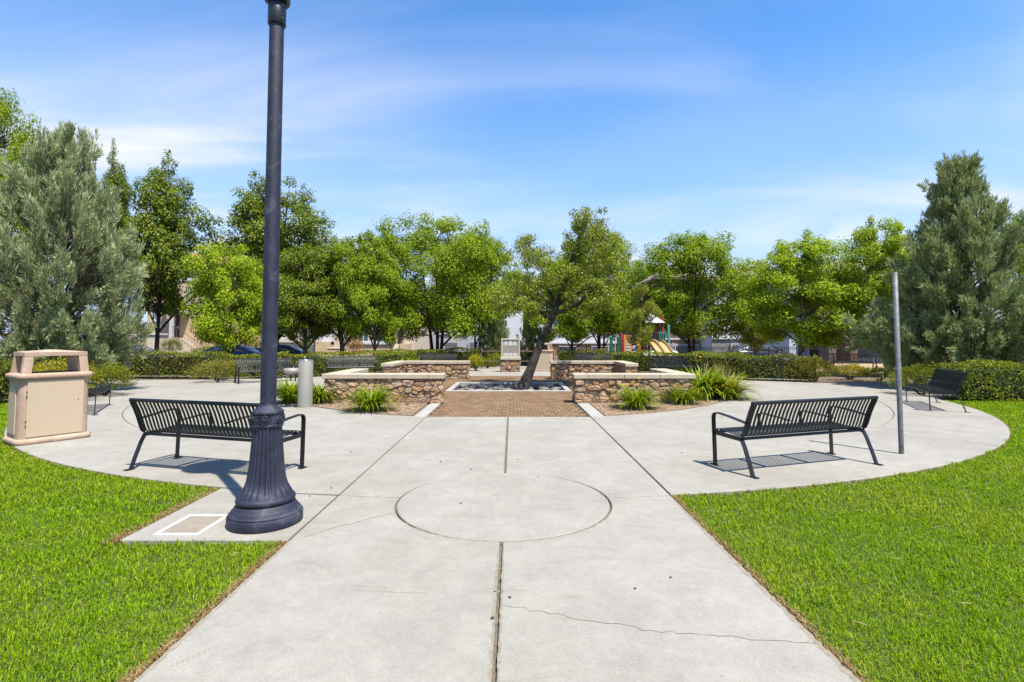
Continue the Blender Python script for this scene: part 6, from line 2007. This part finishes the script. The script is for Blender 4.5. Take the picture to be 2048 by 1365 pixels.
# entry pillars
for (pa, pb, lab, sign) in ((301, 325, 'tan square entry pillar with white cap left of the topiary', False), (233, 252, 'tan square entry pillar with small green sign, far left', True)):
    Yp = 41.0
    x0, x1 = XX(pa, Yp), XX(pb, Yp)
    zt = ZZ(668, Yp) - FAR_Z
    p = empty('entry_pillar', ((x0 + x1) / 2, Yp, FAR_Z), 0, lab, 'pillar', 'entry pillars of the left townhouse')
    w = (x1 - x0) / 2
    MB().box(-w, w, -w, w, 0, zt - 0.12, bevel=0.02).build('shaft', 'stucco_cream', p)
    MB().box(-w - 0.08, w + 0.08, -w - 0.08, w + 0.08, zt - 0.12, zt, bevel=0.03).build('cap', 'trim_white', p)
    if sign:
        s = MB().box(-0.14, 0.24, -w - 0.04, -w - 0.006, zt - 1.2, zt - 0.35, bevel=0.01).build('sign', 'paper', p)
        MB().box(-0.12, 0.22, -w - 0.05, -w - 0.042, zt - 1.15, zt - 0.75).build('sign_field', 'sign_green', s)
gw = empty('garden_wall', (XX(280, 41.3), 41.3, FAR_Z), 0, 'low tan garden wall with white coping between the entry pillars', 'wall')
w0_, w1_ = XX(253, 41.3) - gw.location.x, XX(300, 41.3) - gw.location.x
MB().box(w0_, w1_, -0.15, 0.15, 0, 1.05).build('wall', 'stucco_cream', gw)
MB().box(w0_, w1_, -0.2, 0.2, 1.05, 1.15, bevel=0.02).build('coping', 'trim_white', gw)

# --- middle townhouses
BY2 = 52.0
X2 = lambda p: XX(p, BY2); Z2 = lambda p: ZZ(p, BY2) - FAR_Z
O2 = X2(690)
t2 = empty('townhouse', (O2, BY2, FAR_Z), 0, 'cream and tan townhouse row behind the middle trees', 'house')
r2 = lambda p: X2(p) - O2
bpart(t2, 'lower_wall', 'stucco_tan', (r2(545), r2(668), -1.2, 8, 0, Z2(684)))
bpart(t2, 'wall', 'stucco_cream', (r2(560), r2(829), 0, 9, 0, Z2(585)))
bpart(t2, 'lower_wall', 'stucco_tan', (r2(705), r2(790), -0.9, -0.003, 0, Z2(688)))
bpart(t2, 'white_bay', 'stucco_white', (r2(633), r2(668), -0.8, -0.003, Z2(690), Z2(590)))
bpart(t2, 'string_course', 'trim_white', (r2(545) - 0.1, r2(632), -1.4, -1.203, Z2(685), Z2(679)), (r2(704), r2(791), -1.05, -0.903, Z2(689), Z2(686)))
hip_roof(t2, r2(560), r2(829), 0, 9, Z2(585), 2.2, 'roof_brown')
for a, b, c, e, y in ((572, 592, 676, 640, 0), (600, 622, 676, 640, 0), (716, 738, 684, 650, 0), (748, 770, 684, 650, 0), (570, 590, 628, 600, 0), (720, 742, 634, 604, 0), (760, 782, 634, 604, 0), (638, 650, 664, 640, -0.8)):
    window(t2, r2(a), r2(b), Z2(c), Z2(e), y)
bpart(t2, 'door', 'door_dark', (r2(796), r2(804), -0.08, 0.02, Z2(700), Z2(660)))
bpart(t2, 'garage_door', 'garage_grey', (r2(628), r2(640), -1.26, -1.203, 0.0, Z2(690)))
m = MB()
for k in range(7):
    m.box(r2(792), r2(808), -0.35 - 0.3 * (k + 1), -0.35 - 0.3 * k, 0, 1.3 * (1 - k / 7))
m.build('stairs', 'stucco_cream', t2)
railing(t2, [(r2(792), -0.4, 1.3), (r2(792), -2.4, 0.1)], 0.9, 'iron', 0.3)
railing(t2, [(r2(808), -0.4, 1.3), (r2(808), -2.4, 0.1)], 0.9, 'iron', 0.3)
bpart(t2, 'planter_wall', 'stucco_tan', (r2(808) + 0.1, r2(824), -2.4, -0.003, 0, 1.35))
# garden wall in front
gw = empty('garden_wall', (XX(652, 44), 44, FAR_Z), 0, 'tan garden wall with pink coping below the middle townhouse', 'wall')
a0_, a1_ = XX(655, 44) - gw.location.x, XX(690, 44) - gw.location.x
MB().box(a0_, a1_, 0, 0.25, 0, 0.95).build('wall', 'stucco_tan', gw)
MB().box(a0_ - 0.05, a1_ + 0.05, -0.05, 0.3, 0.95, 1.05, bevel=0.02).build('coping', 'stucco_cream', gw)
# dark lamp pole in front of it
dp = empty('street_lamp', (XX(629, 42), 42, FAR_Z), 0, 'thin dark lamp pole in front of the tan townhouse wall', 'lamp post')
MB().lathe([(0.10, 0), (0.10, 0.25), (0.06, 0.3), (0.055, 4.2)], 12).build('pole', 'iron', dp)
MB().lathe([(0.10, 4.2), (0.2, 4.5), (0.18, 4.7)], 14).build('globe', 'lamp_glass', dp)
MB().lathe([(0.28, 4.69), (0.28, 4.73), (0.05, 4.95)], 14).build('hood', 'iron', dp)

# --- white houses far behind the centre
def white_house(pa, pb, BYw, top, label, wins, wall='stucco_white', roof='roof_brown', base=None, garage=None):
    Xw = lambda p: XX(p, BYw); Zw = lambda p: ZZ(p, BYw) - FAR_Z
    Ow = Xw((pa + pb) / 2)
    t = empty('house', (Ow, BYw, FAR_Z), 0, label, 'house', 'houses beyond the street')
    r = lambda p: Xw(p) - Ow
    bpart(t, 'wall', wall, (r(pa), r(pb), 0, 9, 0, Zw(top)))
    if base:
        bpart(t, 'veneer', base[0], (r(pa) - 0.05, r(pb) + 0.05, -0.12, -0.003, 0, Zw(base[1])))
        bpart(t, 'ledge', 'trim_white', (r(pa) - 0.1, r(pb) + 0.1, -0.25, -0.003, Zw(base[1]) + 0.002, Zw(base[1]) + 0.16))
    hip_roof(t, r(pa), r(pb), 0, 9, Zw(top), 2.0, roof)
    for (a, b, c, e) in wins:
        window(t, r(a), r(b), Zw(c), Zw(e), 0)
    for gd in (garage or ()):
        g_ = bpart(t, 'garage_door', 'garage_grey', (r(gd[0]), r(gd[1]), -0.30, -0.125, 0, Zw(gd[2])))
        zt = Zw(gd[2])
        for k in range(4):
            MB().box(r(gd[0]) + 0.05, r(gd[1]) - 0.05, -0.33, -0.303, zt * k / 4 + 0.03, zt * (k + 1) / 4 - 0.03).build('door_section', 'garage_grey', g_)
        bpart(t, 'door_surround', 'stucco_white_shaded', (r(gd[0]) - 0.18, r(gd[0]) - 0.005, -0.34, -0.125, 0, zt + 0.15), (r(gd[1]) + 0.005, r(gd[1]) + 0.18, -0.34, -0.125, 0, zt + 0.15), (r(gd[0]) - 0.004, r(gd[1]) + 0.004, -0.34, -0.125, zt + 0.005, zt + 0.15))  # pale surround, its shadow tone painted in as grey
    return t
white_house(832, 975, 62, 610, 'pale house in shade behind the broad left tree', [(845, 862, 668, 645), (880, 900, 668, 645), (915, 935, 668, 645)], 'stucco_white_shaded', garage=[(890, 915, 686), (940, 962, 686)])  # white wall, the shade on it is in the stucco colour
white_house(978, 1046, 64, 600, 'tall white house seen beside the notice board', [(1003, 1014, 676, 660), (1004, 1014, 640, 625)], 'stucco_white')
white_house(1100, 1298, 58, 625, 'white house with brown brick base behind the playground', [(1150, 1172, 668, 648), (1205, 1225, 668, 648)], 'stucco_white', base=('brick_veneer', 688), garage=[(1120, 1150, 695), (1185, 1215, 695)])
white_house(1318, 1420, 50, 560, 'brown house with brick band behind the broad light green tree', [(1352, 1378, 645, 615), (1395, 1410, 645, 615)], 'stucco_brown', base=('brick_veneer', 680), garage=[(1346, 1392, 692)])
white_house(1424, 1592, 47, 565, 'grey-white house with stone band and wide garage behind the iron fence', [(1440, 1462, 640, 608), (1520, 1545, 640, 608)], 'stucco_white', base=('stone_veneer_grey', 679), garage=[(1462, 1560, 690)])
# --- right house with reddish stone
BY3 = 41.0
X3 = lambda p: XX(p, BY3); Z3 = lambda p: ZZ(p, BY3) - FAR_Z
O3 = X3(1740)
t3 = empty('house', (O3, BY3, FAR_Z), 0, 'beige house with reddish stone garage front at the right', 'house', 'houses beyond the street')
r3 = lambda p: X3(p) - O3
bpart(t3, 'wall', 'stucco_beige', (r3(1690), r3(1905), 0.3, 9, 0, Z3(548)))
bpart(t3, 'side_wall', 'stucco_white', (r3(1600), r3(1642), 1.6, 9, 0, Z3(570)))
bpart(t3, 'garage_front', 'stone_veneer', (r3(1680), r3(1695), -1.2, 0.297, 0, Z3(668)), (r3(1822), r3(1900), -1.2, 0.297, 0, Z3(668)), (r3(1695) + 0.003, r3(1822) - 0.003, -1.2, 0.297, Z3(686), Z3(668)))
bpart(t3, 'ledge', 'trim_white', (r3(1677), r3(1903), -1.35, 0.297, Z3(668) + 0.003, Z3(664)))
bpart(t3, 'pier', 'stone_veneer', (r3(1641), r3(1657), -1.0, 0.3, 0, Z3(664)))
bpart(t3, 'entry_recess', 'door_dark', (r3(1657) + 0.003, r3(1680) - 0.003, 0.9, 1.5, 0, Z3(655)))
bpart(t3, 'entry_lintel', 'stucco_beige', (r3(1640), r3(1690) - 0.003, 0.31, 2.0, Z3(655) + 0.003, Z3(560)))
g_ = bpart(t3, 'garage_door', 'garage_grey', (r3(1695) + 0.003, r3(1822) - 0.003, -0.75, -0.65, 0, Z3(686) - 0.003))
for k in range(4):
    zt = Z3(686)
    MB().box(r3(1695) + 0.05, r3(1822) - 0.05, -0.78, -0.753, zt * k / 4 + 0.03, zt * (k + 1) / 4 - 0.03).build('door_section', 'garage_grey', g_)
hip_roof(t3, r3(1640), r3(1905), 0.3, 9, Z3(548), 1.8, 'roof_brown', 0.6)
for a, b, c, e in ((1672, 1686, 600, 578), (1716, 1735, 655, 622), (1760, 1790, 655, 620), (1715, 1735, 600, 572)):
    window(t3, r3(a), r3(b), Z3(c), Z3(e), 0.3)

# ================================================================== small litter on the concrete
lf = MB().add([(0, 0, 0.004), (0.014, 0.012, 0.012), (0.038, 0.002, 0.006), (0.015, -0.011, 0.010)], [(0, 1, 2, 3)]).mesh('dead_leaf', 'dead_leaf')
rl_ = random.Random(12)
for (px, py) in ((925, 1008), (943, 1018), (1338, 1157), (662, 978), (622, 992), (1038, 920), (1075, 955), (880, 925), (940, 940), (980, 1240), (1022, 1198), (1230, 995), (1362, 907), (1195, 923), (700, 905), (1268, 1180), (560, 1000), (1500, 870), (1700, 905)):
    x, y = G(px, py)
    o = put('dead_leaf', lf, None, (x, y, 0.001), rl_.uniform(0, 6.28))
    s = rl_.uniform(0.5, 1.1); o.scale = (s, s, s)
    tag(o, 'small dark dead leaf lying on the concrete walk or plaza', 'leaf', 'dead leaves on the concrete')

st_ = MB().tube([(-0.028, 0, 0.0), (0, 0.003, 0.004), (0.028, 0, 0.001)], 0.0018, 5).mesh('dry_stem', 'straw')
for (px, py) in ((470, 1111), (200, 1240), (273, 1160), (1790, 1120), (1540, 1145), (1930, 1210), (1720, 1250), (60, 920), (340, 1290)):
    x, y = G(px, py)
    o = put('dry_stem', st_, None, (x, y, 0.008), rl_.uniform(0, 6.28))
    tag(o, 'pale dry stem lying on the lawn', 'stem', 'dry stems on the lawn')
